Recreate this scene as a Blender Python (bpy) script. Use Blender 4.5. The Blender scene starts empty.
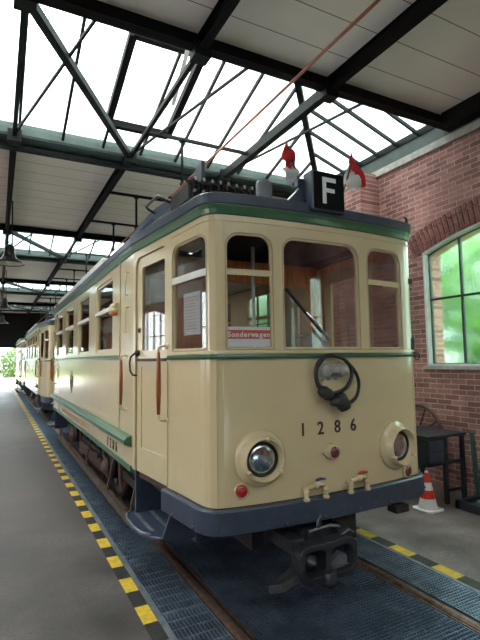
import bpy, bmesh, math, random
from mathutils import Vector, Matrix
random.seed(7)
col = bpy.context.scene.collection
PI = math.pi

# ------------------------------------------------------------------ materials
def nodes(name):
    m = bpy.data.materials.new(name); m.use_nodes = True
    nt = m.node_tree; b = nt.nodes['Principled BSDF']
    return m, nt, b
def N(nt, t, **kw):
    n = nt.nodes.new(t)
    for k, v in kw.items():
        if hasattr(n, k): setattr(n, k, v)
        else: n.inputs[k].default_value = v
    return n
def ramp(nt, fac, stops):
    r = nt.nodes.new('ShaderNodeValToRGB'); e = r.color_ramp.elements
    while len(e) < len(stops): e.new(.5)
    for i, (p, c) in enumerate(stops):
        e[i].position = p; e[i].color = (*c, 1)
    nt.links.new(fac, r.inputs[0]); return r.outputs[0]
def mat(name, c, rough=.5, metal=0, var=.12, scale=8, coat=0, bump=0, spec=.5, stretch=None):
    m, nt, b = nodes(name)
    tc = N(nt, 'ShaderNodeTexCoord')
    mp = N(nt, 'ShaderNodeMapping'); nt.links.new(tc.outputs['Object'], mp.inputs[0])
    if stretch: mp.inputs['Scale'].default_value = stretch
    no = N(nt, 'ShaderNodeTexNoise', Scale=scale, Detail=5.0, Roughness=.6)
    nt.links.new(mp.outputs[0], no.inputs['Vector'])
    lo = tuple(x * (1 - var) for x in c); hi = tuple(min(1, x * (1 + var)) for x in c)
    nt.links.new(ramp(nt, no.outputs[0], [(.3, lo), (.7, hi)]), b.inputs['Base Color'])
    b.inputs['Roughness'].default_value = rough; b.inputs['Metallic'].default_value = metal
    b.inputs['Coat Weight'].default_value = coat; b.inputs['Coat Roughness'].default_value = .12
    b.inputs['Specular IOR Level'].default_value = spec
    if bump:
        bp = N(nt, 'ShaderNodeBump', Strength=bump, Distance=.01)
        nt.links.new(no.outputs[0], bp.inputs['Height']); nt.links.new(bp.outputs[0], b.inputs['Normal'])
    return m
def glass(name, tint=(.9, .95, .93), refl=1.0, frost=0.0, ripple=0.0):
    m, nt, b = nodes(name); out = nt.nodes['Material Output']; nt.nodes.remove(b)
    fr = N(nt, 'ShaderNodeFresnel', IOR=1.5)
    if frost:
        t = N(nt, 'ShaderNodeBsdfRefraction', IOR=1.12, Roughness=frost)
        t.inputs['Color'].default_value = (*tint, 1)
        if ripple:
            no = N(nt, 'ShaderNodeTexNoise', Scale=9.0, Detail=3.0)
            tc = N(nt, 'ShaderNodeTexCoord'); nt.links.new(tc.outputs['Object'], no.inputs['Vector'])
            bp = N(nt, 'ShaderNodeBump', Strength=ripple, Distance=.05)
            nt.links.new(no.outputs[0], bp.inputs['Height']); nt.links.new(bp.outputs[0], t.inputs['Normal'])
    else:
        t = N(nt, 'ShaderNodeBsdfTransparent'); t.inputs['Color'].default_value = (*tint, 1)
    g = N(nt, 'ShaderNodeBsdfGlossy', Roughness=.02)
    mu = N(nt, 'ShaderNodeMath', operation='MULTIPLY'); mu.inputs[1].default_value = refl
    nt.links.new(fr.outputs[0], mu.inputs[0])
    mx = N(nt, 'ShaderNodeMixShader')
    nt.links.new(mu.outputs[0], mx.inputs[0]); nt.links.new(t.outputs[0], mx.inputs[1]); nt.links.new(g.outputs[0], mx.inputs[2])
    nt.links.new(mx.outputs[0], out.inputs['Surface'])
    return m
def brick_mat(name, ax):
    m, nt, b = nodes(name)
    tc = N(nt, 'ShaderNodeTexCoord'); sx = N(nt, 'ShaderNodeSeparateXYZ'); nt.links.new(tc.outputs['Object'], sx.inputs[0])
    cx = N(nt, 'ShaderNodeCombineXYZ')
    nt.links.new(sx.outputs['Y' if ax == 'x' else 'X'], cx.inputs[0]); nt.links.new(sx.outputs['Z'], cx.inputs[1])
    wob = N(nt, 'ShaderNodeTexNoise', Scale=6.0, Detail=2.0); nt.links.new(tc.outputs['Object'], wob.inputs['Vector'])
    vm = N(nt, 'ShaderNodeVectorMath', operation='MULTIPLY_ADD'); vm.inputs[1].default_value = (.02, .012, 0)
    nt.links.new(wob.outputs['Color'], vm.inputs[0]); nt.links.new(cx.outputs[0], vm.inputs[2])
    br = N(nt, 'ShaderNodeTexBrick'); nt.links.new(vm.outputs[0], br.inputs['Vector'])
    br.inputs['Scale'].default_value = 1.0; br.inputs['Brick Width'].default_value = .235
    br.inputs['Row Height'].default_value = .071; br.inputs['Mortar Size'].default_value = .006
    br.inputs['Mortar Smooth'].default_value = .2; br.inputs['Bias'].default_value = -.1
    br.inputs['Color1'].default_value = (.47, .235, .20, 1); br.inputs['Color2'].default_value = (.22, .09, .085, 1)
    br.inputs['Mortar'].default_value = (.55, .48, .44, 1)
    no = N(nt, 'ShaderNodeTexNoise', Scale=1.3, Detail=8.0, Roughness=.7); nt.links.new(tc.outputs['Object'], no.inputs['Vector'])
    rp = ramp(nt, no.outputs[0], [(.35, (.6, .55, .55)), (.65, (1.2, 1.15, 1.15))])
    mx = N(nt, 'ShaderNodeMixRGB', blend_type='MULTIPLY'); mx.inputs[0].default_value = 1
    nt.links.new(br.outputs['Color'], mx.inputs[1]); nt.links.new(rp, mx.inputs[2])
    nt.links.new(mx.outputs[0], b.inputs['Base Color'])
    b.inputs['Roughness'].default_value = .85
    bp = N(nt, 'ShaderNodeBump', Strength=.6, Distance=.01, invert=True)
    nt.links.new(br.outputs['Fac'], bp.inputs['Height']); nt.links.new(bp.outputs[0], b.inputs['Normal'])
    return m
def floor_mat(name, c):
    m, nt, b = nodes(name)
    tc = N(nt, 'ShaderNodeTexCoord')
    n1 = N(nt, 'ShaderNodeTexNoise', Scale=1.1, Detail=8.0, Roughness=.65); nt.links.new(tc.outputs['Object'], n1.inputs['Vector'])
    n2 = N(nt, 'ShaderNodeTexNoise', Scale=38.0, Detail=4.0); nt.links.new(tc.outputs['Object'], n2.inputs['Vector'])
    a = ramp(nt, n1.outputs[0], [(.36, tuple(x * .5 for x in c)), (.5, c), (.62, tuple(x * 1.5 for x in c))])
    d = ramp(nt, n2.outputs[0], [(.3, (.8, .8, .8)), (.7, (1.15, 1.15, 1.15))])
    mx = N(nt, 'ShaderNodeMixRGB', blend_type='MULTIPLY'); mx.inputs[0].default_value = 1
    nt.links.new(a, mx.inputs[1]); nt.links.new(d, mx.inputs[2]); nt.links.new(mx.outputs[0], b.inputs['Base Color'])
    rr = ramp(nt, n1.outputs[0], [(.3, (.38,) * 3), (.7, (.7,) * 3)]); nt.links.new(rr, b.inputs['Roughness'])
    return m
def stripe_mat(name, ph):
    m, nt, b = nodes(name)
    tc = N(nt, 'ShaderNodeTexCoord'); sx = N(nt, 'ShaderNodeSeparateXYZ'); nt.links.new(tc.outputs['Object'], sx.inputs[0])
    mu = N(nt, 'ShaderNodeMath', operation='MULTIPLY_ADD'); mu.inputs[1].default_value = 1 / .49; mu.inputs[2].default_value = ph
    nt.links.new(sx.outputs['Y'], mu.inputs[0])
    fr = N(nt, 'ShaderNodeMath', operation='FRACT'); nt.links.new(mu.outputs[0], fr.inputs[0])
    gt = N(nt, 'ShaderNodeMath', operation='GREATER_THAN'); gt.inputs[1].default_value = .5; nt.links.new(fr.outputs[0], gt.inputs[0])
    no = N(nt, 'ShaderNodeTexNoise', Scale=14.0, Detail=6.0, Roughness=.7); nt.links.new(tc.outputs['Object'], no.inputs['Vector'])
    y = ramp(nt, no.outputs[0], [(.35, (.55, .36, .03)), (.6, (.83, .55, .04))]); k = ramp(nt, no.outputs[0], [(.35, (.012, .012, .012)), (.7, (.05, .045, .04))])
    mx = N(nt, 'ShaderNodeMixRGB'); nt.links.new(gt.outputs[0], mx.inputs[0]); nt.links.new(y, mx.inputs[1]); nt.links.new(k, mx.inputs[2])
    nt.links.new(mx.outputs[0], b.inputs['Base Color']); b.inputs['Roughness'].default_value = .55
    return m
def ceiling_mat(name):
    m, nt, b = nodes(name)
    tc = N(nt, 'ShaderNodeTexCoord'); sx = N(nt, 'ShaderNodeSeparateXYZ'); nt.links.new(tc.outputs['Object'], sx.inputs[0])
    mu = N(nt, 'ShaderNodeMath', operation='MULTIPLY_ADD'); mu.inputs[1].default_value = 1 / .45; mu.inputs[2].default_value = .556
    nt.links.new(sx.outputs['Y'], mu.inputs[0])
    fr = N(nt, 'ShaderNodeMath', operation='FRACT'); nt.links.new(mu.outputs[0], fr.inputs[0])
    gt = N(nt, 'ShaderNodeMath', operation='LESS_THAN'); gt.inputs[1].default_value = .022; nt.links.new(fr.outputs[0], gt.inputs[0])
    no = N(nt, 'ShaderNodeTexNoise', Scale=1.5, Detail=6.0); nt.links.new(tc.outputs['Object'], no.inputs['Vector'])
    y = ramp(nt, no.outputs[0], [(.3, (.84, .75, .68)), (.7, (.91, .83, .76))])
    mx = N(nt, 'ShaderNodeMixRGB'); nt.links.new(gt.outputs[0], mx.inputs[0]); nt.links.new(y, mx.inputs[1]); mx.inputs[2].default_value = (.1, .09, .08, 1)
    nt.links.new(mx.outputs[0], b.inputs['Base Color']); b.inputs['Roughness'].default_value = .8
    return m
def wood_mat(name, c, rough=.4):
    return mat(name, c, rough, var=.35, scale=5, stretch=(6, 6, .6), coat=.3)

M = {}
M['cream'] = mat('cream_paint', (.65, .535, .33), .22, var=.04, scale=3, coat=.6)
M['creamdark'] = mat('cream_seal', (.38, .30, .18), .5)
M['green'] = mat('green_paint', (.04, .125, .06), .3, var=.12, coat=.3)
M['blue'] = mat('blue_grey_paint', (.040, .056, .092), .38, var=.2, scale=12, coat=.15)
M['flatblack'] = mat('flat_black', (.006, .006, .007), .8, spec=.15)
M['roof'] = mat('roof_canvas', (.17, .19, .22), .45, var=.15)
M['black'] = mat('black_rubber', (.012, .012, .013), .4)
M['iron'] = mat('dark_iron', (.035, .032, .03), .6, .3, var=.4, scale=14)
M['oily'] = mat('oily_steel', (.05, .054, .066), .38, .5, var=.4, scale=10)
M['rust'] = mat('rusty_steel', (.10, .055, .042), .5, .35, var=.5, scale=20)
M['railhead'] = mat('rail_steel', (.20, .12, .095), .38, .6, var=.45, scale=18)
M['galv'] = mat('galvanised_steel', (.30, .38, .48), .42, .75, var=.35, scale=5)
M['galvdark'] = mat('galvanised_steel_shaded', (.14, .185, .26), .5, .7, var=.35, scale=4)  # darker copy of galv, shade under the tram put into the colour
M['steeledge'] = mat('steel_edge', (.22, .24, .27), .5, .6, var=.3)
M['wood'] = wood_mat('varnished_wood', (.74, .25, .075))
M['woodred'] = wood_mat('handle_wood', (.30, .075, .02), .3)
M['brown'] = mat('brown_wood', (.085, .055, .042), .7, var=.4, scale=12)
M['white'] = mat('white_paint', (.75, .74, .70), .4, var=.05)
M['paper'] = mat('paper', (.82, .88, .90), .7, var=.03)
M['coral'] = mat('coral_red_print', (.78, .13, .09), .6, var=.03)
M['red'] = mat('red_cloth', (.62, .02, .03), .7, var=.1)
M['whitecloth'] = mat('white_cloth', (.78, .74, .74), .8, var=.05)
M['redlamp'] = mat('red_lens', (.45, .012, .015), .15, var=.1, coat=1)
M['darkred'] = mat('dark_red_lens', (.12, .01, .01), .12, coat=1)
M['orange'] = mat('orange_lens', (.75, .16, .04), .3, var=.1, coat=.5)
M['chrome'] = mat('chrome', (.7, .72, .75), .12, 1, var=.05)
M['ink'] = mat('dark_ink', (.035, .02, .012), .5)
M['gold'] = mat('faded_gold_ink', (.55, .27, .10), .45, var=.2)
M['crest'] = mat('crest_bronze', (.23, .17, .09), .4, .2, var=.4, scale=30)
M['truss'] = mat('dark_green_steel', (.009, .013, .012), .6, 0, var=.3, scale=6, spec=.22)
M['beam'] = mat('dark_beam_paint', (.006, .005, .005), .65, spec=.18, var=.3, scale=5)
M['gutter'] = mat('green_gutter_paint', (.075, .11, .10), .5, var=.2, scale=4)
M['conc'] = floor_mat('platform_concrete', (.088, .073, .070))
M['concr'] = floor_mat('workshop_concrete', (.175, .147, .136))
M['pit'] = mat('pit_concrete', (.03, .03, .03), .9)
M['stripe'] = stripe_mat('hazard_stripe', .332); M['stripe2'] = stripe_mat('hazard_stripe_right', .536)
M['ceil'] = ceiling_mat('ceiling_board')
M['brick'] = brick_mat('brick_x', 'x'); M['bricky'] = brick_mat('brick_y', 'y')
M['brick1'] = mat('arch_brick', (.20, .075, .065), .85, var=.5, scale=9)
M['mortar'] = mat('mortar', (.35, .31, .28), .9)
M['stone'] = mat('pale_stone', (.42, .40, .37), .8, var=.25)
M['plaster'] = mat('white_plaster', (.62, .62, .62), .7, var=.1)
M['winframe'] = mat('green_window_frame', (.010, .03, .026), .4)
M['endwall'] = mat('dark_end_wall', (.008, .007, .008), .9)
M['glass'] = glass('clear_glass', (.97, .97, .97), .6)
M['skyglass'] = glass('skylight_glass', (.93, .96, .95), .6)
M['frost'] = glass('frosted_glass', (.80, .95, .88), .5, frost=.35, ripple=.5)
M['lens'] = mat('lamp_reflector', (.55, .62, .66), .14, 1, var=.5, scale=14)
M['leaf'] = mat('leaf', (.11, .19, .05), .6, var=.5, scale=3)
M['leaf2'] = mat('bright_leaf', (.13, .34, .05), .6, var=.6, scale=1.2)
M['bark'] = mat('bark', (.08, .06, .04), .9, var=.4)
M['grass'] = mat('grass', (.36, .42, .22), .9, var=.3, scale=3)
M['paving'] = mat('paving', (.5, .5, .48), .8, var=.15)
M['lampshade'] = mat('lamp_enamel', (.012, .017, .016), .3, coat=.5)
M['lampin'] = mat('lamp_inside_enamel', (.65, .62, .55), .4)
M['copper'] = mat('copper_wire', (.42, .16, .11), .35, .6, var=.15)
M['conered'] = mat('cone_red', (.75, .035, .02), .45, var=.1)
M['conewhite'] = mat('cone_white', (.72, .72, .72), .5, var=.1)
M['navy'] = mat('navy_steel', (.022, .026, .036), .4, var=.3)
M['machine'] = mat('machine_green', (.04, .10, .075), .45, var=.25)
M['mat_green'] = mat('green_mat', (.12, .34, .25), .7, var=.15)
M['cushion'] = mat('seat_leather', (.10, .035, .02), .45)
M['letter'] = mat('letter_white', (.85, .88, .88), .5, var=.02)
M['vale'] = mat('valve_blue', (.03, .03, .25), .3)
M['valr'] = mat('valve_red', (.5, .02, .02), .3)

# ------------------------------------------------------------------ mesh builder
class MB:
    def __init__(s): s.v = []; s.f = []; s.mi = []; s.sm = []
    def add(s, vs, fs, mi=0, sm=False):
        o = len(s.v); s.v += [tuple(p) for p in vs]
        for f in fs: s.f.append([o + i for i in f]); s.mi.append(mi); s.sm.append(sm)
        return s
    def box(s, x0, x1, y0, y1, z0, z1, mi=0):
        v = [(x, y, z) for x in (x0, x1) for y in (y0, y1) for z in (z0, z1)]
        return s.add(v, [(0, 1, 3, 2), (4, 6, 7, 5), (0, 4, 5, 1), (2, 3, 7, 6), (0, 2, 6, 4), (1, 5, 7, 3)], mi)
    def bar(s, a, b, w, h, mi=0, up=(0, 0, 1)):
        a = Vector(a); b = Vector(b); d = (b - a).normalized(); up = Vector(up)
        if abs(d.dot(up)) > .98: up = Vector((1, 0, 0))
        r = d.cross(up).normalized() * w / 2; u = r.cross(d).normalized() * h / 2
        v = [p + i * r + j * u for p in (a, b) for i, j in ((-1, -1), (1, -1), (1, 1), (-1, 1))]
        return s.add(v, [(0, 1, 2, 3), (7, 6, 5, 4), (0, 4, 5, 1), (1, 5, 6, 2), (2, 6, 7, 3), (3, 7, 4, 0)], mi)
    def ibeam(s, a, b, w, h, t=.012, mi=0):
        a = Vector(a); b = Vector(b); u = Vector((0, 0, 1))
        s.bar(a, b, t, h, mi); s.bar(a + u * (h / 2 - t / 2), b + u * (h / 2 - t / 2), w, t, mi)
        return s.bar(a - u * (h / 2 - t / 2), b - u * (h / 2 - t / 2), w, t, mi)
    def tube(s, pts, r, n=10, mi=0, closed=False):
        P = [Vector(p) for p in pts]; k = len(P); rs = r if isinstance(r, (list, tuple)) else [r] * k
        v = []; prev = None
        for i in range(k):
            if closed: d = P[(i + 1) % k] - P[i - 1]
            else: d = P[min(i + 1, k - 1)] - P[max(i - 1, 0)]
            d.normalize()
            if prev is None: prev = d.orthogonal().normalized()
            a = (prev - d * prev.dot(d)).normalized(); prev = a; b = d.cross(a)
            for j in range(n):
                t = 2 * PI * j / n; v.append(P[i] + (a * math.cos(t) + b * math.sin(t)) * rs[i])
        f = []
        for i in range(k if closed else k - 1):
            for j in range(n):
                i2 = (i + 1) % k; f.append((i * n + j, i * n + (j + 1) % n, i2 * n + (j + 1) % n, i2 * n + j))
        s.add(v, f, mi, True)
        if not closed:
            o = len(s.v) - k * n
            s.f.append([o + j for j in range(n)]); s.mi.append(mi); s.sm.append(False)
            s.f.append([o + (k - 1) * n + j for j in range(n)]); s.mi.append(mi); s.sm.append(False)
        return s
    def lathe(s, prof, o, ax=(0, 0, 1), n=28, mi=0, up=None, sm=True):
        o = Vector(o); ax = Vector(ax).normalized(); a = ax.orthogonal().normalized() if up is None else Vector(up).normalized(); b = ax.cross(a)
        v = []; f = []; k = len(prof)
        for r, h in prof:
            for j in range(n):
                t = 2 * PI * (j + .5) / n; v.append(o + ax * h + (a * math.cos(t) + b * math.sin(t)) * max(r, 1e-4))
        for i in range(k - 1):
            for j in range(n): f.append((i * n + j, i * n + (j + 1) % n, (i + 1) * n + (j + 1) % n, (i + 1) * n + j))
        return s.add(v, f, mi, sm)
    def prism(s, poly, vec, mi=0):
        vec = Vector(vec); a = [Vector(p) for p in poly]; n = len(a)
        v = a + [p + vec for p in a]
        return s.add(v, [tuple(range(n))[::-1], tuple(range(n, 2 * n))] + [(i, (i + 1) % n, n + (i + 1) % n, n + i) for i in range(n)], mi)
    def sweep(s, P, Nn, prof, mi=0, sm=False, T=None):
        k = len(prof); v = []
        for (x, y), (nx, ny) in zip(P, Nn):
            for d, z in prof: v.append((x + nx * d, y + ny * d, z))
        f = [(i * k + j, i * k + (j + 1) % k, (i + 1) * k + (j + 1) % k, (i + 1) * k + j) for i in range(len(P) - 1) for j in range(k)]
        f += [tuple(range(k)), tuple(range((len(P) - 1) * k, len(P) * k))]
        return s.add(v, f, mi, sm)
    def join(s, o):
        n = len(s.v); s.v += o.v
        for f, a, b in zip(o.f, o.mi, o.sm): s.f.append([n + i for i in f]); s.mi.append(a); s.sm.append(b)
        return s
    def mesh(s, name, mats, off=Vector(), T=None, bevel=0):
        me = bpy.data.meshes.new(name)
        vs = [T(p) for p in s.v] if T else s.v
        me.from_pydata([tuple(Vector(p) - off) for p in vs], [], s.f)
        for m in mats: me.materials.append(m)
        for p, a, b in zip(me.polygons, s.mi, s.sm): p.material_index = a; p.use_smooth = b
        bm = bmesh.new(); bm.from_mesh(me); bmesh.ops.recalc_face_normals(bm, faces=bm.faces); bm.to_mesh(me); bm.free()
        return me
def wloc(o):
    v = Vector()
    while o is not None: v += o.location; o = o.parent
    return v
def obj(name, mb, mats, parent=None, T=None, bevel=0, label=None):
    if not isinstance(mats, (list, tuple)): mats = [mats]
    mats = [M[m] if isinstance(m, str) else m for m in mats]
    off = wloc(parent) if parent else Vector()
    # origin of top-level / part: keep at the parent's origin, geometry relative to it
    me = mb.mesh(name, mats, off, T)
    o = bpy.data.objects.new(name, me); col.objects.link(o); o.parent = parent
    if bevel:
        b = o.modifiers.new('bevel', 'BEVEL'); b.width = bevel; b.segments = 2; b.limit_method = 'ANGLE'; b.angle_limit = math.radians(40)
    if label: o['label'] = label
    return o
def tag(o, label, cat, group=None):
    o['label'] = label; o['category'] = cat
    if group: o['group'] = group
    return o
def thing(name, loc, label, cat, group=None):
    o = bpy.data.objects.new(name, None); col.objects.link(o); o.location = loc; o.empty_display_size = .1
    return tag(o, label, cat, group)
def struct(name, mb, mats, bevel=0):
    o = obj(name, mb, mats, None, bevel=bevel); o['kind'] = 'structure'; return o

# flat panel with holes, cut into strips along s, given thickness and bent by Mp(s, d, z)
def panel(outline, holes, t, Mp, step=.06, d0=0.0, mi=0):
    bm = bmesh.new(); edges = []
    for loop in [outline] + list(holes):
        vs = [bm.verts.new((a, 0, b)) for a, b in loop]
        edges += [bm.edges.new((vs[i], vs[(i + 1) % len(vs)])) for i in range(len(vs))]
    bmesh.ops.triangle_fill(bm, use_beauty=True, edges=edges, normal=(0, -1, 0))
    s0 = min(p[0] for p in outline); s1 = max(p[0] for p in outline)
    if step:
        k = 1
        while s0 + k * step < s1:
            bmesh.ops.bisect_plane(bm, geom=bm.verts[:] + bm.edges[:] + bm.faces[:], plane_co=(s0 + k * step, 0, 0), plane_no=(1, 0, 0), dist=1e-5)
            k += 1
    r = bmesh.ops.extrude_face_region(bm, geom=bm.faces[:])
    # the original faces stay as one side
    for e in r['geom']:
        if isinstance(e, bmesh.types.BMVert): e.co.y = 1
    bm.verts.index_update(); mb = MB()
    mb.add([Mp(v.co.x, d0 - t * v.co.y, v.co.z) for v in bm.verts], [[v.index for v in f.verts] for f in bm.faces], mi)
    bm.free(); return mb
def rrect(a0, a1, z0, z1, rt=0.0, rb=0.0, n=5):
    P = []
    for (cx, cz, r, st) in ((a1 - rb, z0 + rb, rb, -90), (a1 - rt, z1 - rt, rt, 0), (a0 + rt, z1 - rt, rt, 90), (a0 + rb, z0 + rb, rb, 180)):
        if r < 1e-4: P.append((cx, cz)); continue
        for i in range(n + 1):
            t = math.radians(st + 90 * i / n); P.append((cx + r * math.cos(t), cz + r * math.sin(t)))
    return P
def inset(h, e): return h  # kept simple

class Path:
    def __init__(s, P):
        s.P = P; s.S = [0]
        for i in range(1, len(P)): s.S.append(s.S[-1] + math.dist(P[i - 1], P[i]))
        seg = []
        for i in range(len(P) - 1):
            dx, dy = P[i + 1][0] - P[i][0], P[i + 1][1] - P[i][1]; l = math.hypot(dx, dy); seg.append((dy / l, -dx / l))
        s.Nn = []
        for i in range(len(P)):
            a = seg[max(i - 1, 0)]; b = seg[min(i, len(seg) - 1)]; x, y = a[0] + b[0], a[1] + b[1]; l = math.hypot(x, y)
            q = l / 2; s.Nn.append((x / l / max(q, .5), y / l / max(q, .5)))
    def at(s, u):
        i = 0
        while i < len(s.S) - 2 and u > s.S[i + 1]: i += 1
        t = (u - s.S[i]) / (s.S[i + 1] - s.S[i]); P = s.P; a, b = s.Nn[i], s.Nn[i + 1]
        tc = min(1, max(0, t))
        return (P[i][0] + t * (P[i + 1][0] - P[i][0]), P[i][1] + t * (P[i + 1][1] - P[i][1])), (a[0] + tc * (b[0] - a[0]), a[1] + tc * (b[1] - a[1]))
    def map(s, u, d, z):
        p, n = s.at(u); return (p[0] + n[0] * d, p[1] + n[1] * d, z)
    def cut(s, u0, u1):
        pts = [u0] + [x for x in s.S if u0 + 1e-4 < x < u1 - 1e-4] + [u1]
        r = [s.at(x) for x in pts]; return [a for a, b in r], [b for a, b in r]

def text_mb(txt, size, Mp, s0, z0, d=.004, adv=None, sx=1.0, bold=0.0, mi=0):
    """letters placed one after another along s; Mp(s, d, z)"""
    out = []; x = s0
    for ch in txt:
        mb = MB()
        if ch == ' ': x += (adv or size * .4); continue
        cu = bpy.data.curves.new('t', 'FONT'); cu.body = ch; cu.size = size; cu.offset = bold; cu.resolution_u = 3
        ob = bpy.data.objects.new('t', cu); col.objects.link(ob)
        dg = bpy.context.evaluated_depsgraph_get(); me = bpy.data.meshes.new_from_object(ob.evaluated_get(dg))
        xs = [v.co.x for v in me.vertices]; w = (max(xs) - min(xs)) * sx; x0 = min(xs)
        base = len(me.vertices)
        px = (x + (adv - w) / 2) if adv else x
        vs = [(px + (v.co.x - x0) * sx, v.co.y + z0) for v in me.vertices]
        fs = [list(p.vertices) for p in me.polygons]
        cnt = {}
        for f in fs:
            for i in range(len(f)):
                a, b = f[i], f[(i + 1) % len(f)]; cnt[(min(a, b), max(a, b))] = cnt.get((min(a, b), max(a, b)), 0) + 1
        side = [(a, b, b + base, a + base) for (a, b), c in cnt.items() if c == 1]
        mb.add([Mp(a, d, b) for a, b in vs] + [Mp(a, 0, b) for a, b in vs], fs + side, mi)
        bpy.data.objects.remove(ob); bpy.data.curves.remove(cu); bpy.data.meshes.remove(me)
        x += adv if adv else w + size * .12; out.append((ch, mb))
    return out

def letters(name, mbs, m_, parent, T=None, label=None):
    for ch, mb in mbs:
        obj(name, mb, m_, parent, T, label=label and label % ch)
# ================================================================== THE TRAM
CX = 2.325; BX = 1.16; YB = 4.45; YE = 11.3; YM = (YB + YE) / 2
def front_plan():
    L = [(BX, YB), (1.295, 3.12)]
    a = (1.295, 3.12); b = (1.31, 2.97); c = (1.43, 2.957)
    for i in range(1, 9):
        t = i / 8; L.append(((1 - t) ** 2 * a[0] + 2 * t * (1 - t) * b[0] + t * t * c[0], (1 - t) ** 2 * a[1] + 2 * t * (1 - t) * b[1] + t * t * c[1]))
    for i in range(1, 15):
        x = 1.43 + (CX - 1.43) * i / 14; L.append((x, 2.897 + .060 * abs((x - CX) / (CX - 1.43)) ** 2.2))
    return L + [(2 * CX - x, y) for x, y in L[:-1]][::-1]
FP = Path(front_plan()); FL = FP.S[-1]; FC = FL / 2; FZ = 2.43
mirX = lambda p: (2 * CX - p[0], p[1], p[2])
mirY = lambda p: (p[0], 2 * YM - p[1], p[2])
mirXY = lambda p: mirX(mirY(p))
SP = Path([(BX, YE), (BX, YB)])       # saloon side, s runs towards the front
Z0, Z1 = .78, 2.86

tram = thing('tram', (CX, YM, 0), 'cream and green tram 1286 at the front with headlights and a letter F box', 'tram')

def ys(y): return YE - y
# --- saloon sides
winY = [(5.36 + 1.53 * k, 6.34 + 1.53 * k) for k in range(4)]
def side(T, lab):
    holes = [rrect(ys(b), ys(a), 1.90, 2.76, .06, .02) for a, b in winY]
    obj('side_wall', panel(rrect(0, ys(YB), Z0, Z1), holes, .05, SP.map, 0), 'cream', tram, T)
    for a, b in winY:
        f = obj('window_frame', panel(rrect(ys(b) - .0, ys(a) + .0, 1.90, 2.76, .06, .02), [rrect(ys(b) + .035, ys(a) - .035, 1.935, 2.37, 0, .02), rrect(ys(b) + .035, ys(a) - .035, 2.42, 2.725, .05, 0)], .03, SP.map, 0, -.012), 'cream', tram, T)
        obj('window_pane', panel(rrect(ys(b) + .02, ys(a) - .02, 1.92, 2.74), [], .005, SP.map, 0, -.025), 'glass', f, T)
        t = MB(); p0 = SP.map(ys(b) + .01, .004, 2.395); p1 = SP.map(ys(a) - .01, .004, 2.395); t.bar(p0, p1, .025, .045)
        obj('sash_rail', t, 'white', f, T)
    m = MB(); P, Q = SP.cut(0, ys(5.0)); m.sweep(P, Q, [(0, 1.805), (.014, 1.805), (.018, 1.83), (.014, 1.855), (0, 1.855)])
    obj('waist_moulding', m, 'green', tram, T)
    m = MB(); P, Q = SP.cut(0, ys(YB + .03)); m.sweep(P, Q, [(0, .975), (.03, .985), (.07, 1.0), (.075, 1.04), (.045, 1.07), (0, 1.085)])
    obj('rubbing_board', m, 'green', tram, T, bevel=.004)
    m = MB(); m.sweep(P, Q, [(0, Z0 - .035), (.012, Z0 - .035), (.012, Z0 + .02), (0, Z0 + .02)])
    obj('skirt_strip', m, 'green', tram, T)
    m = MB(); P, Q = SP.cut(.02, ys(5.02))
    for z in (1.12, 1.76): m.sweep(P, Q, [(0, z), (.008, z), (.008, z + .022), (0, z + .022)])
    for y in (5.02, 11.25): m.bar(SP.map(ys(y), .004, 1.12), SP.map(ys(y), .004, 1.78), .008, .022, up=(0, 1, 0))
    m.bar(SP.map(ys(4.99), .006, 1.09), SP.map(ys(4.99), .006, 2.85), .012, .05, up=(0, 1, 0))
    obj('panel_beading', m, 'cream', tram, T)
side(None, 'left'); side(mirX, 'right')
letters('fleet_digit', text_mb('1286', .155, SP.map, ys(5.62), .825, .006, adv=.145, sx=.85), 'ink', tram, label='dark digit %s on the side skirt')
letters('fleet_digit', text_mb('1286', .155, lambda s, d, z: mirX(SP.map(2 * ys(5.33) - s, d, z)), ys(5.62), .825, .006, adv=.145, sx=.85), 'ink', tram, label='dark digit %s on the far side skirt')
letters('side_letter', text_mb('DORTMUNDER STADTWERKE', .11, SP.map, ys(9.75), .83, .004, adv=.148, sx=.8), 'gold', tram, label='faded gold letter %s on the skirt')
# crest: shield with a crown
def shield(Mp, s0, z0):
    m = MB(); pts = [(-.07, .10), (-.05, .075), (.05, .075), (.07, .10), (.085, 0), (.06, -.08), (0, -.14), (-.06, -.08), (-.085, 0)]
    inn = [(-.045, .03), (.045, .03), (.05, -.03), (.0, -.095), (-.05, -.03)]
    m.join(panel([(s0 + a, z0 + b) for a, b in pts], [[(s0 + a, z0 + b) for a, b in inn]], .006, Mp, 0, .006))
    m.bar(Mp(s0, .004, z0 + .07), Mp(s0, .004, z0 + .19), .006, .05, up=(0, 1, 0))
    m.bar(Mp(s0 - .04, .004, z0 + .14), Mp(s0 + .04, .004, z0 + .14), .006, .03)
    m.bar(Mp(s0, .004, z0 - .13), Mp(s0, .004, z0 - .2), .006, .03, up=(0, 1, 0))
    m.bar(Mp(s0, .003, z0 + .03), Mp(s0, .003, z0 - .09), .006, .025, up=(0, 1, 0))
    return m
obj('crest', shield(lambda s, d, z: SP.map(ys(8.55) + (s - ys(8.55)) * 1.7, d * 2, z), ys(8.55), 1.45), 'crest', tram, label='small bronze town crest')

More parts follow.
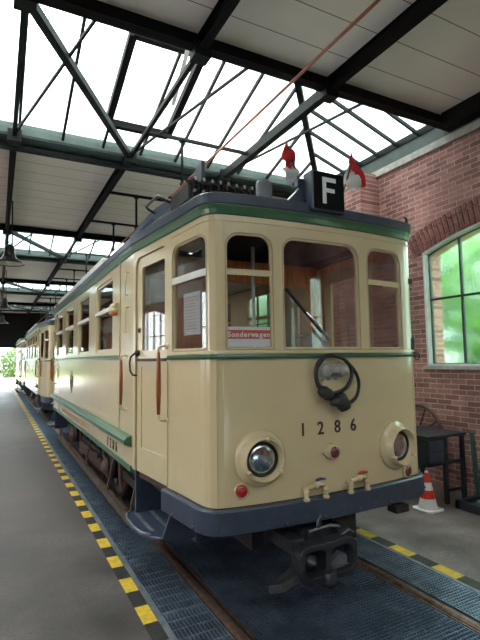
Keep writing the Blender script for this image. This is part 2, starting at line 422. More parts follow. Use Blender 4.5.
# --- platforms (front, and the same mirrored for the rear)
DF, DB = .775, .06                       # door edges along the path
WS = [(.885, 1.43), (1.572, 1.946), (2.030, FC + .30), (FC + .40, FC + .82), (2 * FC - 1.43, 2 * FC - .885)]
def platform(T, front):
    tt = 2.77
    arc = [(DB, Z0), (DB, tt - .1)] + [(DB + .1 - .1 * math.cos(math.radians(a)), tt - .1 + .1 * math.sin(math.radians(a))) for a in (22, 45, 68, 90)] \
        + [(DF - .1 + .1 * math.sin(math.radians(a)), tt - .1 + .1 * math.cos(math.radians(a))) for a in (0, 22, 45, 68, 90)] + [(DF, Z0)]
    out = [(0, Z0)] + arc + [(a, Z0) for a in (1.2, 1.5, 2.0, FC)] 
    full = out + [(FL - s, z) for s, z in out[:-1]][::-1] + [(FL, Z1), (0, Z1)]
    holes = []
    for i, (a, b) in enumerate(WS):
        rt = .10 if i in (1, 2, 3) else .09
        holes.append(rrect(a, b, 1.865, 2.715, rt, .015))
    obj('platform_wall', panel(full, holes, .045, FP.map, .05), 'cream', tram, T)
    # wooden lining inside
    lh = [rrect(a - .01, b + .01, 1.85, 2.73) for a, b in WS]
    dn = [(DB - .01, Z0), (DB - .01, 2.78), (DF + .02, 2.78), (DF + .02, Z0)]
    full2 = [(.02, Z0)] + dn + [(FL - s, z) for s, z in dn][::-1] + [(FL - .02, Z0), (FL - .02, Z1), (.02, Z1)]
    obj('platform_lining', panel(full2, lh, .012, FP.map, .08, -.052), 'wood', tram, T)
    for i, (a, b) in enumerate(WS):
        rt = .11 if i in (1, 2, 3) else .09
        e = .016
        if i == 2: hh = [rrect(a + e, b - e, 1.865 + e, 2.715 - e, rt - e, .01)]
        else: hh = [rrect(a + e, b - e, 1.865 + e, 2.403, 0, .01), rrect(a + e, b - e, 2.448, 2.715 - e, rt - e, 0)]
        f = obj('window_frame', panel(rrect(a, b, 1.865, 2.715, rt, .015), hh, .022, FP.map, .05, -.008), 'cream', tram, T)
        obj('window_pane', panel(rrect(a + .008, b - .008, 1.873, 2.707, rt - .008, .01), [], .004, FP.map, .05, -.02), 'glass', f, T)
        if i in (0, 4):
            obj('sash_rail', panel(rrect(a + .005, b - .005, 2.40, 2.452), [], .02, FP.map, .1, .004), 'white', f, T)
        # inner rubber edge line
        m = panel(rrect(a - .004, b + .004, 1.861, 2.719, rt, .015), [rrect(a + .004, b - .004, 1.869, 2.711, rt, .015)], .003, FP.map, .05, .002)
        obj('window_gasket', m, 'creamdark', f, T)
    # doors both sides
    for side_, T2 in ((0, T), (1, (mirX if T is None else mirXY))):
        dholes = [rrect(.19, .70, 1.885, 2.665, .03, .02), rrect(.165, DF - .065, 1.0, 1.735, .01, .01)]
        dout = [(DB + .006, Z0 - .005), (DF - .006, Z0 - .005)] + [(DF - .1 + .094 * math.sin(math.radians(a)), tt - .1 + .094 * math.cos(math.radians(a))) for a in (90, 68, 45, 22, 0)] \
             + [(DB + .1 - .094 * math.cos(math.radians(a)), tt - .1 + .094 * math.sin(math.radians(a))) for a in (90, 68, 45, 22, 0)]
        d = obj('door', panel(dout, dholes, .03, FP.map, 0, -.018), 'cream', tram, T2)
        obj('door_panel', panel(rrect(.16, DF - .06, .995, 1.74), [], .012, FP.map, 0, -.026), 'cream', d, T2)
        obj('door_panel', panel(rrect(DB + .02, DF - .02, Z0, 1.88), [], .008, FP.map, 0, -.050), 'wood', d, T2)
        obj('door_pane', panel(rrect(.18, .71, 1.875, 2.675), [], .004, FP.map, 0, -.03), 'glass', d, T2)
        m = MB(); m.bar(FP.map(DB + .05, -.006, 1.80), FP.map(DF - .01, -.006, 1.80), .024, .026); obj('door_bar', m, 'brown', d, T2)
        m = MB(); m.lathe([(0, .016), (.022, .014), (.026, 0)], FP.map(.125, -.018, 2.08), (-1, 0, 0), 14); m.lathe([(0, .02), (.01, .018), (.012, 0)], FP.map(.125, -.018, 2.08), (-1, 0, 0), 10)
        obj('door_lock', m, 'brown', d, T2)
        m = MB(); m.lathe([(0, .03), (.02, .028), (.03, .015), (.03, -.01)], FP.map(.105, -.01, 1.865), (-1, 0, 0), 14)
        m.tube([FP.map(.105, .02, 1.865), FP.map(.075, .05, 1.83), FP.map(.06, .055, 1.78), FP.map(.06, .05, 1.70), FP.map(.075, .03, 1.66), FP.map(.10, .0, 1.655)], .009, 8)
        obj('door_handle', m, 'iron', d, T2)
        # wooden grab rails with white brackets
        for (Mp, s, zb, zt, dd) in ((FP.map, DF - .005, 1.36, 1.86, .07), (SP.map, ys(4.70), 1.36, 1.80, .055)):
            m = MB(); m.tube([Mp(s - .0, dd, zb), Mp(s, dd, zb + .15), Mp(s, dd, (zb + zt) / 2), Mp(s, dd, zt - .12), Mp(s, dd, zt)], [.014, .02, .021, .018, .014], 10)
            g = obj('grab_rail', m, 'woodred', tram, T2, label='brown wooden grip')
            for z, sg in ((zb, -1), (zt, 1)):
                m = MB()
                m.tube([Mp(s, dd, z), Mp(s, dd, z + sg * .03), Mp(s, dd * .7, z + sg * .05), Mp(s + .02, .0, z + sg * .05)], .011, 8)
                m.lathe([(0, .012), (.022, .01), (.026, 0)], Mp(s + .02, 0, z + sg * .05), (-1, 0, 0), 12)
                obj('rail_bracket', m, 'cream', g, T2)
    # hinges / small grab loops on the pilaster behind the door
    for (zb, zt) in ((2.08, 2.33), (2.45, 2.68)):
        m = MB(); m.tube([SP.map(ys(4.62), 0, zt), SP.map(ys(4.62), .03, zt), SP.map(ys(4.62), .035, zb + .03), SP.map(ys(4.66), .03, zb), SP.map(ys(4.66), .0, zb + .01)], .006, 7)
        obj('hook', m, 'cream', tram, T)
    # belt strip round the front
    m = MB()
    for a, b in ((.815, FL - .815),):
        P, Q = FP.cut(a, b); m.sweep(P, Q, [(0, 1.797), (.016, 1.797), (.02, 1.815), (.016, 1.832), (0, 1.832)])
    obj('waist_moulding', m, 'green', tram, T)
    m = MB(); P, Q = FP.cut(.86, FL - .86); m.sweep(P, Q, [(0, 1.836), (.022, 1.836), (.018, 1.856), (0, 1.862)])
    obj('window_sill', m, 'cream', tram, T)
    m = MB(); m.sweep(P, Q, [(0, 2.795), (.005, 2.795), (.005, 2.803), (0, 2.803)])
    for s in (.80, 1.50, FL - 1.50, FL - .80): m.bar(FP.map(s, .002, Z0), FP.map(s, .002, 1.79), .004, .012, up=FP.at(s)[1] + (0,))
    obj('panel_beading', m, 'cream', tram, T)
    # bumper
    P, Q = FP.cut(DF - .0, FL - DF + .0)
    m = MB(); m.sweep(P, Q, [(.0, .775), (.042, .775), (.052, .765), (.052, .617), (.042, .605), (.0, .605)])
    bp = obj('bumper', m, 'blue', tram, T, bevel=.004)
    m = MB(); k = 0
    s = 1.0
    while s < FL - .99:
        for z in (.635, ):
            p, q = FP.at(s); m.lathe([(0, .012), (.008, .010), (.012, 0)], (p[0] + q[0] * .052, p[1] + q[1] * .052, z + .02 * (k % 2)), (q[0], q[1], 0), 8)
        s += .165; k += 1
    obj('rivet', m, 'blue', bp, T)['kind'] = 'stuff'
    # apron under door, step
    for T2 in (T, (mirX if T is None else mirXY)):
        m = MB()
        m.box(1.19, 1.55, 4.43, 4.47, .30, .80); m.box(1.46, 1.50, 3.60, 4.47, .33, .80)
        m.prism([(1.27, 3.66, .76), (1.27, 3.66, .62), (1.20, 3.70, .38), (1.52, 3.66, .36), (1.52, 3.66, .76)], (0, -.03, 0))
        st = obj('step_box', m, 'blue', tram, T2)
        m = MB(); poly = [(1.50, 3.70), (1.50, 4.52), (1.16, 4.52), (1.10, 4.46), (1.07, 4.34), (1.065, 4.05), (1.085, 3.90), (1.14, 3.79), (1.20, 3.72)]
        m.prism([(x, y, .345) for x, y in poly], (0, 0, .035))
        tr = obj('step_tread', m, 'blue', st, T2, bevel=.008)
        m = MB()
        for k in range(2): m.box(1.17 + .14 * k, 1.20 + .14 * k, 3.88, 4.40, .38, .386)
        m.tube([(1.17, 4.50, .382), (1.11, 4.44, .382), (1.08, 4.33, .382), (1.077, 4.05, .382), (1.097, 3.91, .382), (1.15, 3.81, .382)], .010, 6)
        obj('tread_strip', m, 'steeledge', tr, T2)
platform(None, True); platform(mirY, False)

# --- bulkheads, floor, benches
for T in (None, mirY):
    mp = lambda s, d, z: (s, YB + .02 + d, z)
    o = rrect(1.215, 3.355, .78, 2.86)
    obj('bulkhead', panel(o, [rrect(2.02, 2.72, .84, 2.62, .06), rrect(1.32, 1.60, 1.9, 2.62, .04), rrect(2.84, 3.26, 1.9, 2.62, .04)], .035, mp, 0), 'wood', tram, T)
m = MB(); m.box(1.20, 3.37, YB, YE, .74, .80); obj('floor', m, 'brown', tram)
for T in (None, mirY):
    m = MB(); poly = [FP.map(s, -.06, 0)[:2] for s in [.02, DF] + [1.3 + .06 * i for i in range(int((FL - 2.6) / .06) + 1)] + [FL - DF, FL - .02]]
    m.prism([(x, y, .70) for x, y in poly], (0, 0, .08)); obj('platform_floor', m, 'brown', tram, T)
m = MB(); m.box(1.22, 3.35, YB + .02, YE - .02, 2.84, 2.87); obj('saloon_ceiling', m, 'white', tram)
for T in (None, mirX):
    m = MB()
    m.box(1.215, 1.62, 4.7, 11.05, 1.18, 1.24); m.box(1.215, 1.28, 4.7, 11.05, 1.24, 1.72); m.box(1.45, 1.48, 4.7, 11.05, .80, 1.18)
    obj('bench', m, 'cushion', tram, T)
# driver's controller and brake column
m = MB(); m.lathe([(0, 0), (.16, 0), (.16, .95), (.13, 1.0), (0, 1.02)], (1.95, 3.22, .78), n=24); m.tube([(1.95, 3.22, 1.79), (1.95, 3.22, 1.85)], .02); m.tube([(1.95, 3.22, 1.86), (2.08, 3.2, 1.87)], .012)
obj('controller', m, 'iron', tram)
m = MB(); m.tube([(2.62, 3.3, .78), (2.62, 3.3, 1.75)], .03); m.tube([(2.62 + .17 * math.cos(t), 3.3 + .17 * math.sin(t), 1.76) for t in [2 * PI * i / 24 for i in range(24)]], .012, closed=True)
for t in (0, 2.1, 4.2): m.tube([(2.62, 3.3, 1.75), (2.62 + .17 * math.cos(t), 3.3 + .17 * math.sin(t), 1.76)], .01)
obj('hand_brake', m, 'iron', tram)
m = MB(); m.tube([(2.02, 3.6, .78), (2.02, 3.6, 2.8)], .016); obj('stanchion', m, 'white', tram)
m = MB(); m.tube([(2.12, 3.05, 1.87), (2.12, 3.05, 2.2)], .008); obj('stanchion', m, 'white', tram)

# --- roof
P0 = FP.P
loop = [(BX, y) for y in (9.5, 7.9, 6.2, 5.2)] + list(P0) + [(2 * CX - BX, y) for y in (5.2, 6.2, 7.9, 9.5)] + [mirXY((x, y, 0))[:2] for x, y in P0]
cnt = len(loop)
def ring(off, z):
    r = []
    for i in range(cnt):
        a = Vector(loop[i - 1]); b = Vector(loop[i]); c = Vector(loop[(i + 1) % cnt])
        d = ((b - a).normalized() + (c - b).normalized()).normalized(); n = Vector((d.y, -d.x)); r.append((b.x + n.x * off, b.y + n.y * off, z))
    return r
def loft(rings, mb, mi=0, sm=False):
    k = len(rings); v = [p for r in rings for p in r]
    f = [(i * cnt + j, i * cnt + (j + 1) % cnt, (i + 1) * cnt + (j + 1) % cnt, (i + 1) * cnt + j) for i in range(k - 1) for j in range(cnt)]
    mb.add(v, f, mi, sm)
m = MB(); loft([ring(-.05, 2.84), ring(.006, 2.84), ring(.012, 2.846), ring(.018, 2.88), ring(.028, 2.905), ring(.028, 2.91), ring(-.05, 2.91)], m)
obj('roof_fascia', m, 'green', tram)
m = MB(); loft([ring(-.05, 2.91), ring(.030, 2.91), ring(.036, 2.92), ring(.040, 2.985), ring(.03, 2.995), ring(-.05, 2.995)], m)
obj('roof_gutter', m, 'blue', tram)
def domed(q, h=.26):
    r = []
    for (x, y, z) in ring(0, 3.0):
        cy = min(max(y, 4.4), 11.35); r.append((CX + q * (x - CX), cy + q * (y - cy), 2.99 + h * (1 - q ** 2.4)))
    return r
m = MB(); loft([domed(q) for q in (1, .96, .9, .8, .65, .5, .3, .1, .0)], m, 0, True); obj('roof', m, 'roof', tram)
m = MB()
m.box(1.15, 3.50, 5.95, 10.7, 2.99, 3.10); obj('clerestory', m, 'white', tram, bevel=.02)
# hood side boards over the platforms
for T in (None, mirX):
    up = [(3.40, 3.20), (3.6, 3.245), (3.9, 3.315), (4.23, 3.365), (4.6, 3.41), (4.92, 3.43), (5.4, 3.40), (5.9, 3.32), (6.4, 3.20), (6.7, 3.08)]
    m = MB(); n = len(up); th = .075
    v = [(1.47, y, z) for y, z in up] + [(1.47, y, z - th) for y, z in up] + [(1.53, y, z) for y, z in up] + [(1.53, y, z - th) for y, z in up]
    f = []
    for i in range(n - 1):
        f += [(i, i + 1, n + i + 1, n + i), (2 * n + i, 3 * n + i, 3 * n + i + 1, 2 * n + i + 1), (i, 2 * n + i, 2 * n + i + 1, i + 1), (n + i, n + i + 1, 3 * n + i + 1, 3 * n + i)]
    f += [(0, n, 3 * n, 2 * n), (n - 1, 3 * n - 1 - n + n, 4 * n - 1, 2 * n - 1)][:1]
    m.add(v, f); obj('roof_hood', m, 'blue', tram, T)
    m = MB(); m.tube([(1.47, 4.75, 3.37), (1.40, 4.75, 3.40), (1.36, 4.72, 3.42), (1.36, 4.30, 3.40), (1.40, 4.25, 3.36), (1.47, 4.25, 3.33)], .014, 8); obj('roof_handle', m, 'black', tram, T)
m = MB(); m.box(1.53, 3.04, 3.45, 6.3, 3.05, 3.17); obj('hood_deck', m, 'black', tram)
m = MB(); m.prism([(1.45, 3.42, 3.0), (1.45, 4.05, 3.0), (1.45, 3.55, 3.40), (1.45, 3.42, 3.43)], (.03, 0, 0)); obj('roof_bracket', m, 'blue', tram)
# resistor bank
m = MB(); m.box(1.30, 1.96, 3.34, 3.74, 3.06, 3.19)
m.box(1.28, 1.98, 3.32, 3.34, 3.19, 3.205); m.box(1.28, 1.98, 3.74, 3.76, 3.19, 3.205)
rb = obj('resistor_bank', m, 'black', tram)
m = MB()
for i in range(9):
    x = 1.33 + .073 * i
    m.box(x, x + .016, 3.31, 3.34, 3.05, 3.22)
    for j in range(5): m.lathe([(.012, -.01), (.024, -.008), (.024, .002), (.012, .005)], (x + .03, 3.325, 3.06 + .036 * j), n=10)
obj('resistor_grid', m, 'iron', rb)
m = MB()
for i in range(9):
    x = 1.355 + .073 * i; m.lathe([(0, .025), (.009, .022), (.012, .0), (.010, -.02)], (x, 3.315, 3.215), n=10); m.lathe([(0, .012), (.012, .008), (.014, -.012)], (x - .01, 3.305, 3.12), (0, -1, 0), n=8)
obj('insulator', m, 'stone', rb)['kind'] = 'stuff'
m = MB(); m.lathe([(0, .0), (.062, 0), (.064, .02), (.064, .17), (.055, .195), (.03, .205), (0, .206)], (1.84, 3.08, 3.0), n=24); obj('ventilator', m, 'roof', tram)
# route box with letter F
m = MB(); m.box(2.115, 2.43, 2.815, 2.94, 2.935, 3.25); bx = obj('route_box', m, 'blue', tram, bevel=.01)
m = MB(); m.join(panel(rrect(2.125, 2.42, 2.945, 3.24, .015, .015), [], .004, lambda s, d, z: (s, 2.811 - d, z), 0)); obj('route_plate', m, 'flatblack', bx)
m = MB()
for a in (rrect(2.205, 2.24, 2.99, 3.20), rrect(2.238, 2.335, 3.166, 3.20), rrect(2.238, 2.322, 3.082, 3.114)): m.join(panel(a, [], .004, lambda s, d, z: (s, 2.804 - d, z), 0))
obj('route_letter', m, 'letter', bx, label='white letter F')
m = MB(); m.prism([(1.92, 2.93, 2.97), (2.12, 2.93, 2.97), (2.12, 2.93, 3.19), (2.08, 2.93, 3.20), (2.07, 2.93, 3.12), (1.96, 2.93, 3.01)], (0, .05, 0))
m.box(2.06, 2.12, 2.93, 2.98, 3.14, 3.21); obj('route_box_bracket', m, 'blue', bx)
m = MB(); m.tube([(3.27, 3.02, 2.97), (3.31, 3.0, 2.99), (3.31, 3.0, 3.06), (3.28, 3.0, 3.07)], .012, 8); m.box(3.26, 3.31, 3.0, 3.03, 2.95, 2.99); obj('corner_hook', m, 'black', tram)
m = MB(); m.lathe([(0, .02), (.02, .018), (.02, 0)], FP.map(FL - 1.36, .03, 2.48), (1, 0, 0), 10); m.box(3.28, 3.315, 2.97, 3.0, 2.45, 2.5); obj('corner_hinge', m, 'iron', tram)
m = MB(); m.box(3.275, 3.31, 2.97, 3.01, 1.86, 1.96); m.tube([(3.335, 2.97 + .0, 1.80 + .0)] and [(3.325 + .03 * math.cos(t), 2.96, 1.80 + .03 * math.sin(t)) for t in [2 * PI * i / 14 for i in range(14)]], .006, 6, closed=True); m.box(3.28, 3.31, 2.95, 2.97, 1.79, 1.84); obj('corner_ring', m, 'iron', tram)

# --- front face fittings
def fr(s, z, d=0):
    p, n = FP.at(s); return Vector((p[0] + n[0] * d, p[1] + n[1] * d, z)), Vector((n[0], n[1], 0)).normalized()
for s, z in ((1.815, 1.095), (3.125, 1.06)):
    o, n = fr(s, z)
    m = MB(); m.lathe([(.0, -.01), (.195, -.01), (.197, .012), (.185, .024), (.165, .03), (.16, .045), (.155, .085), (.145, .10), (.142, .10), (.138, .085), (.128, .04), (.10, .035), (0, .035)], o, n, 48)
    h = obj('headlight', m, 'cream', tram)
    m = MB(); m.lathe([(.122, .040), (.120, .048), (.110, .050), (.107, .042)], o, n, 40); obj('headlight_gasket', m, 'black', h)
    m = MB(); m.lathe([(.110, .040), (.110, .043), (.08, .051), (.04, .056), (0, .057)], o, n, 40); obj('lens', m, 'lens', h)
    a = n.cross(Vector((0, 0, 1))).normalized(); u = Vector((0, 0, 1))
    for t in (100, 215, 330):
        q = o + n * .095 + (a * math.cos(math.radians(t)) + u * math.sin(math.radians(t))) * .145
        m = MB(); m.lathe([(0, .018), (.014, .016), (.016, 0), (.016, -.02)], q, n, 10)
        obj('rim_screw', m, 'cream', h)
for s, z in ((1.668, .885), (3.262, .83)):
    o, n = fr(s, z)
    m = MB(); m.lathe([(0, -.005), (.055, -.005), (.057, .012), (.048, .022), (.044, .016), (0, .016)], o, n, 28); h = obj('reflector', m, 'cream', tram)
    m = MB(); m.lathe([(.044, .014), (.042, .022), (.02, .028), (0, .029)], o, n, 28); obj('reflector_lens', m, 'redlamp' if s < 2.4 else 'darkred', h)
o, n = fr(FZ - .005, 1.085); m = MB(); m.lathe([(0, -.005), (.062, -.005), (.058, .015), (.05, .045), (.044, .05), (.042, .045), (0, .04)], o, n, 28)
a = n.cross(Vector((0, 0, 1))).normalized(); 
m.prism([o + n * .004 - Vector((1, 0, 0)) * .095, o + n * .004 - Vector((1, 0, 0)) * .04 + Vector((0, 0, .045)), o + n * .004 - Vector((1, 0, 0)) * .04 - Vector((0, 0, .045))], n * .02)
h = obj('tail_lamp', m, 'cream', tram); m = MB(); m.lathe([(.044, .04), (.042, .055), (.02, .062), (0, .064)], o, n, 28); obj('tail_lamp_lens', m, 'darkred', h)
letters('front_digit', text_mb('1286', .135, FP.map, 2.093, 1.222, .005, adv=.16, sx=.92, bold=.0015), 'ink', tram, label='dark digit %s on the front')
# socket and jumper cable
m = MB()
for dx in (-.075, .085):
    o, n = fr(FZ + dx, 1.70); m.lathe([(0, -.01), (.052, -.01), (.052, .03), (.044, .05), (.047, .065), (.04, .085), (0, .09)], o, n, 20)
    m.lathe([(0, .10), (.015, .10), (.018, .085)], o, n, 10)
for k in range(6):
    o, n = fr(FZ - .09 + .036 * k, 1.635 + .12 * (k % 2)); m.lathe([(0, .03), (.010, .028), (.012, -.005)], o, n, 8)
m.join(panel(rrect(FZ - .12, FZ + .13, 1.645, 1.755, .03, .03), [], .02, FP.map, .05, .02)); m.tube([fr(FZ - .07, 1.70, .05)[0], fr(FZ + .08, 1.70, .05)[0]], .028, 12)
sk = obj('cable_socket', m, 'stone', tram)
def cab(pts):
    P = [fr(FZ + a, b, d)[0] for a, b, d in pts]; out = []
    for i in range(len(P) - 1):
        p0, p1, p2, p3 = P[max(i - 1, 0)], P[i], P[i + 1], P[min(i + 2, len(P) - 1)]
        for k in range(6):
            t = k / 6; out.append(.5 * ((2 * p1) + (-p0 + p2) * t + (2 * p0 - 5 * p1 + 4 * p2 - p3) * t * t + (-p0 + 3 * p1 - 3 * p2 + p3) * t ** 3))
    return out + [P[-1]]
c1 = [(-.055, 1.52, .07), (-.13, 1.56, .06), (-.165, 1.64, .06), (-.16, 1.73, .06), (-.11, 1.79, .06), (-.02, 1.815, .06), (.09, 1.79, .06), (.15, 1.73, .07), (.155, 1.65, .08), (.09, 1.57, .09), (.0, 1.535, .09), (-.06, 1.53, .09)]
c2 = [(.13, 1.77, .04), (.17, 1.72, .07), (.215, 1.64, .08), (.22, 1.56, .08), (.18, 1.49, .09), (.11, 1.45, .09), (.03, 1.45, .09), (-.03, 1.49, .09), (-.1, 1.55, .07), (-.15, 1.62, .05), (-.15, 1.72, .05), (-.09, 1.79, .05)]
m = MB(); m.tube(cab(c1), .015, 10); m.tube(cab(c2), .014, 10); jc = obj('jumper_cable', m, 'black', tram)
m = MB(); o = fr(FZ - .085, 1.53, .07)[0]; m.lathe([(0, -.06), (.03, -.06), (.045, -.03), (.047, .02), (.03, .05), (0, .055)], o, (.7, -.2, -.5), 16)
o = fr(FZ + .055, 1.455, .08)[0]; m.lathe([(0, -.08), (.035, -.08), (.055, -.04), (.055, .03), (.04, .06), (0, .065)], o, (.4, -.2, -.9), 16); m.lathe([(0, -.06), (.03, -.05), (.03, .04), (0, .05)], fr(FZ + .0, 1.46, .09)[0], (1, 0, -.1), 12)
obj('cable_plug', m, 'iron', jc)
# air cocks
for s, mm in ((2.245, 'vale'), (2.65, 'valr')):
    m = MB(); B = lambda a, z, d: fr(s + a, z, d)[0]
    for a in (-.085, .085):
        m.tube([B(a, .765, .05), B(a, .80, .05), B(a, .83, .05), B(a * .9, .855, .05)], [.017, .02, .017, .017], 10)
        m.lathe([(.0, -.005), (.026, -.005), (.026, .012), (.018, .018), (0, .02)], B(a, .77, .05), n=12); m.lathe([(.02, -.01), (.026, -.004), (.026, .006), (.02, .012)], B(a, .83, .05), n=12)
        m.tube([B(a, .84, .05), B(a, .84, 0)], .012, 8)
    m.tube([B(-.08, .855, .05), B(-.02, .865, .055), B(.02, .875, .055), B(.08, .862, .05)], .015, 10); m.lathe([(0, -.03), (.024, -.025), (.026, 0), (.024, .025), (0, .03)], B(.0, .87, .055), n=14)
    v = obj('air_cock', m, 'cream', tram)
    m = MB(); m.tube([B(0, .89, .055), B(0, .905, .058), B(.03, .912, .06), B(.075, .906, .06)], [.012, .012, .011, .009], 8); obj('cock_lever', m, mm, v)
# wiper
m = MB(); o, n = fr(2.425, 1.93, -.004); m.tube([fr(2.425, 1.93, .02)[0], fr(2.30, 2.05, .045)[0], fr(2.205, 2.145, .045)[0]], [.012, .010, .008], 8); m.lathe([(0, .03), (.012, .026), (.014, 0), (.014, -.03)], o, n, 12)
w = obj('wiper', m, 'chrome', tram)
m = MB(); m.bar(fr(2.04, 2.315, .022)[0], fr(2.36, 1.99, .022)[0], .012, .028, up=(0, -1, 0)); obj('wiper_blade', m, 'black', w)
m = MB(); m.box(2.16, 2.32, 2.93, 3.02, 1.87, 2.0); m.lathe([(0, -.04), (.025, -.04), (.03, 0), (.025, .04), (0, .04)], (2.31, 2.99, 1.94), (0, 1, 0), 14); m.tube([(2.16, 2.97, 1.98), (2.06, 2.97, 1.96), (2.02, 2.97, 1.88)], .01, 8); obj('wiper_motor', m, 'stone', w)
# tail signal lamp on the side
for T in (None, mirX):
    m = MB(); m.box(1.12, 1.16, 5.04, 5.11, 2.30, 2.42); m.lathe([(0, .0), (.04, .0), (.05, -.02), (.05, -.05), (.0, -.05)], (1.105, 5.07, 2.36), n=16); m.lathe([(0, .05), (.022, .05), (.036, .03), (.04, 0)], (1.105, 5.07, 2.36), n=16)
    sl = obj('side_lamp', m, 'cream', tram, T)
    m = MB(); m.lathe([(0, -.075), (.035, -.075), (.045, -.055), (.04, -.045)], (1.105, 5.07, 2.355), n=16); obj('side_lamp_lens', m, 'orange', sl, T)

# --- coupler
m = MB()
m.tube([(2.19, 3.6, .45), (2.16, 3.0, .42), (2.13, 2.84, .39)], .06, 12); m.box(2.02, 2.26, 2.84, 3.05, .33, .50)
m.join(panel(rrect(1.86, 2.36, .18, .44, .07, .07), [rrect(1.90, 2.075, .225, .40, .05, .05), rrect(2.125, 2.32, .225, .40, .06, .06)], .12, lambda s, d, z: (s, 2.70 - d, z), 0))
m.box(1.89, 2.33, 2.80, 2.86, .20, .42)
m.prism([(1.90, 2.72, .22), (1.70, 2.68, .20), (1.62, 2.72, .19), (1.90, 2.80, .26)], (0, .02, .05))
m.lathe([(0, -.05), (.05, -.04), (.055, .03), (.03, .06), (0, .07)], (2.10, 2.70, .20), (0, -.2, -1), 12)
m.box(2.26, 2.36, 2.78, 2.98, .44, .47); m.box(1.98, 2.06, 2.86, 3.2, .42, .49); m.box(1.86, 1.96, 2.80, 3.1, .36, .46)
UP = lambda p: (p[0], p[1] + .02, p[2] + .065)
cp = obj('coupler', m, 'oily', tram, UP, bevel=.006)
m = MB(); m.lathe([(0, .10), (.03, .08), (.065, .02), (.078, 0)], (1.985, 2.80, .31), (0, -1, 0), 20); obj('coupler_cone', m, 'oily', cp, UP)
m = MB(); m.prism([(2.14, 2.79, .235), (2.305, 2.79, .235), (2.30, 2.72, .25), (2.15, 2.72, .235)], (0, .0, .004)); m.prism([(2.13, 2.79, .24), (2.31, 2.79, .24), (2.31, 2.79, .30), (2.24, 2.785, .335), (2.13, 2.79, .26)], (0, -.03, -.01)); obj('coupler_guide', m, 'steeledge', cp, UP)
m = MB(); m.tube([(2.08, 2.80, .50), (2.07, 2.78, .57), (2.10, 2.79, .60), (2.12, 2.82, .56), (2.14, 2.84, .50)], .009, 8); m.tube([(2.02, 2.82, .49), (2.16, 2.76, .53), (2.28, 2.80, .49)], .009, 8)
m.tube([(2.25, 2.78, .42), (2.32, 2.74, .48), (2.38, 2.76, .44)], .008, 8); obj('coupler_chain', m, 'steeledge', cp, UP)
m = MB(); m.box(1.35, 3.22, 3.0, 4.4, .60, .70); m.box(2.32, 2.55, 2.95, 3.4, .38, .60); m.box(1.75, 1.85, 3.2, 4.4, .35, .6); obj('headstock', m, 'iron', tram)
m = MB(); m.box(2.90, 3.04, 2.86, 2.96, .53, .585); obj('bumper_foot', m, 'iron', tram)

# --- running gear
for T in (None, mirX):
    m = MB(); m.box(1.30, 1.36, 4.5, 11.25, .62, .76); m.box(1.40, 1.46, 5.0, 10.8, .36, .46)
    for y in (5.1, 6.2, 7.3, 8.4, 9.5, 10.6): m.bar((1.43, y, .42), (1.36, y + .25, .68), .04, .04)
    obj('side_frame', m, 'iron', tram, T)
    for yw in (6.35, 9.4):
        m = MB(); m.lathe([(.0, -.03), (.09, -.04), (.10, .0), (.30, .0), (.34, .02), (.39, .02), (.39, -.05), (.33, -.055), (.30, -.03), (.1, -.03)], (1.50, yw, .41), (-1, 0, 0), 36)
        for t in range(6): m.bar((1.50, yw + .08 * math.cos(t * PI / 3), .41 + .08 * math.sin(t * PI / 3)), (1.50, yw + .33 * math.cos(t * PI / 3), .41 + .33 * math.sin(t * PI / 3)), .05, .04)
        w = obj('wheel', m, 'rust', tram, T)
        m = MB(); m.lathe([(0, .10), (.07, .10), (.10, .06), (.12, 0), (.12, -.05)], (1.36, yw, .41), (-1, 0, 0), 20); m.box(1.30, 1.44, yw - .13, yw + .13, .30, .54)
        obj('axle_box', m, 'rust', w, T)
        m = MB()
        for k in range(6): m.box(1.35, 1.42, yw - .52 + .06 * k, yw + .52 - .06 * k, .56 + .018 * k, .574 + .018 * k)
        for sgn in (-1, 1): m.bar((1.385, yw + sgn * .5, .56), (1.385, yw + sgn * .55, .72), .05, .03)
        m.tube([(1.36, yw - .25, .32), (1.36, yw - .25, .60)], .05, 10); m.tube([(1.36, yw + .25, .32), (1.36, yw + .25, .60)], .05, 10)
        obj('leaf_spring', m, 'iron', tram, T)
        m = MB(); m.bar((1.40, yw - .48, .30), (1.40, yw - .40, .58), .05, .12); m.bar((1.40, yw + .48, .30), (1.40, yw + .40, .58), .05, .12); obj('brake_shoe', m, 'rust', tram, T)
    m = MB(); m.box(1.36, 1.46, 6.95, 8.8, .22, .40); m.bar((1.33, 7.0, .44), (1.33, 8.6, .26), .03, .07); obj('brake_beam', m, 'rust', tram, T)
    m = MB(); m.box(1.22, 1.26, 4.80, 10.9, .13, .21)
    for y in (4.9, 6.0, 7.6, 9.2, 10.8): m.bar((1.24, y, .17), (1.34, y, .62), .035, .02)
    obj('guard_rail', m, 'brown', tram, T, label='brown guard plank along the wheels')
for yw in (6.35, 9.4):
    m = MB(); m.tube([(1.5, yw, .41), (3.07, yw, .41)], .06, 12); m.box(1.75, 2.7, yw - .3, yw + .3, .25, .62); obj('axle', m, 'iron', tram)
m = MB(); m.box(1.7, 2.9, 7.2, 8.6, .35, .74); m.tube([(1.8, 5.2, .5), (2.8, 5.2, .5)], .16, 16); obj('equipment_box', m, 'iron', tram)

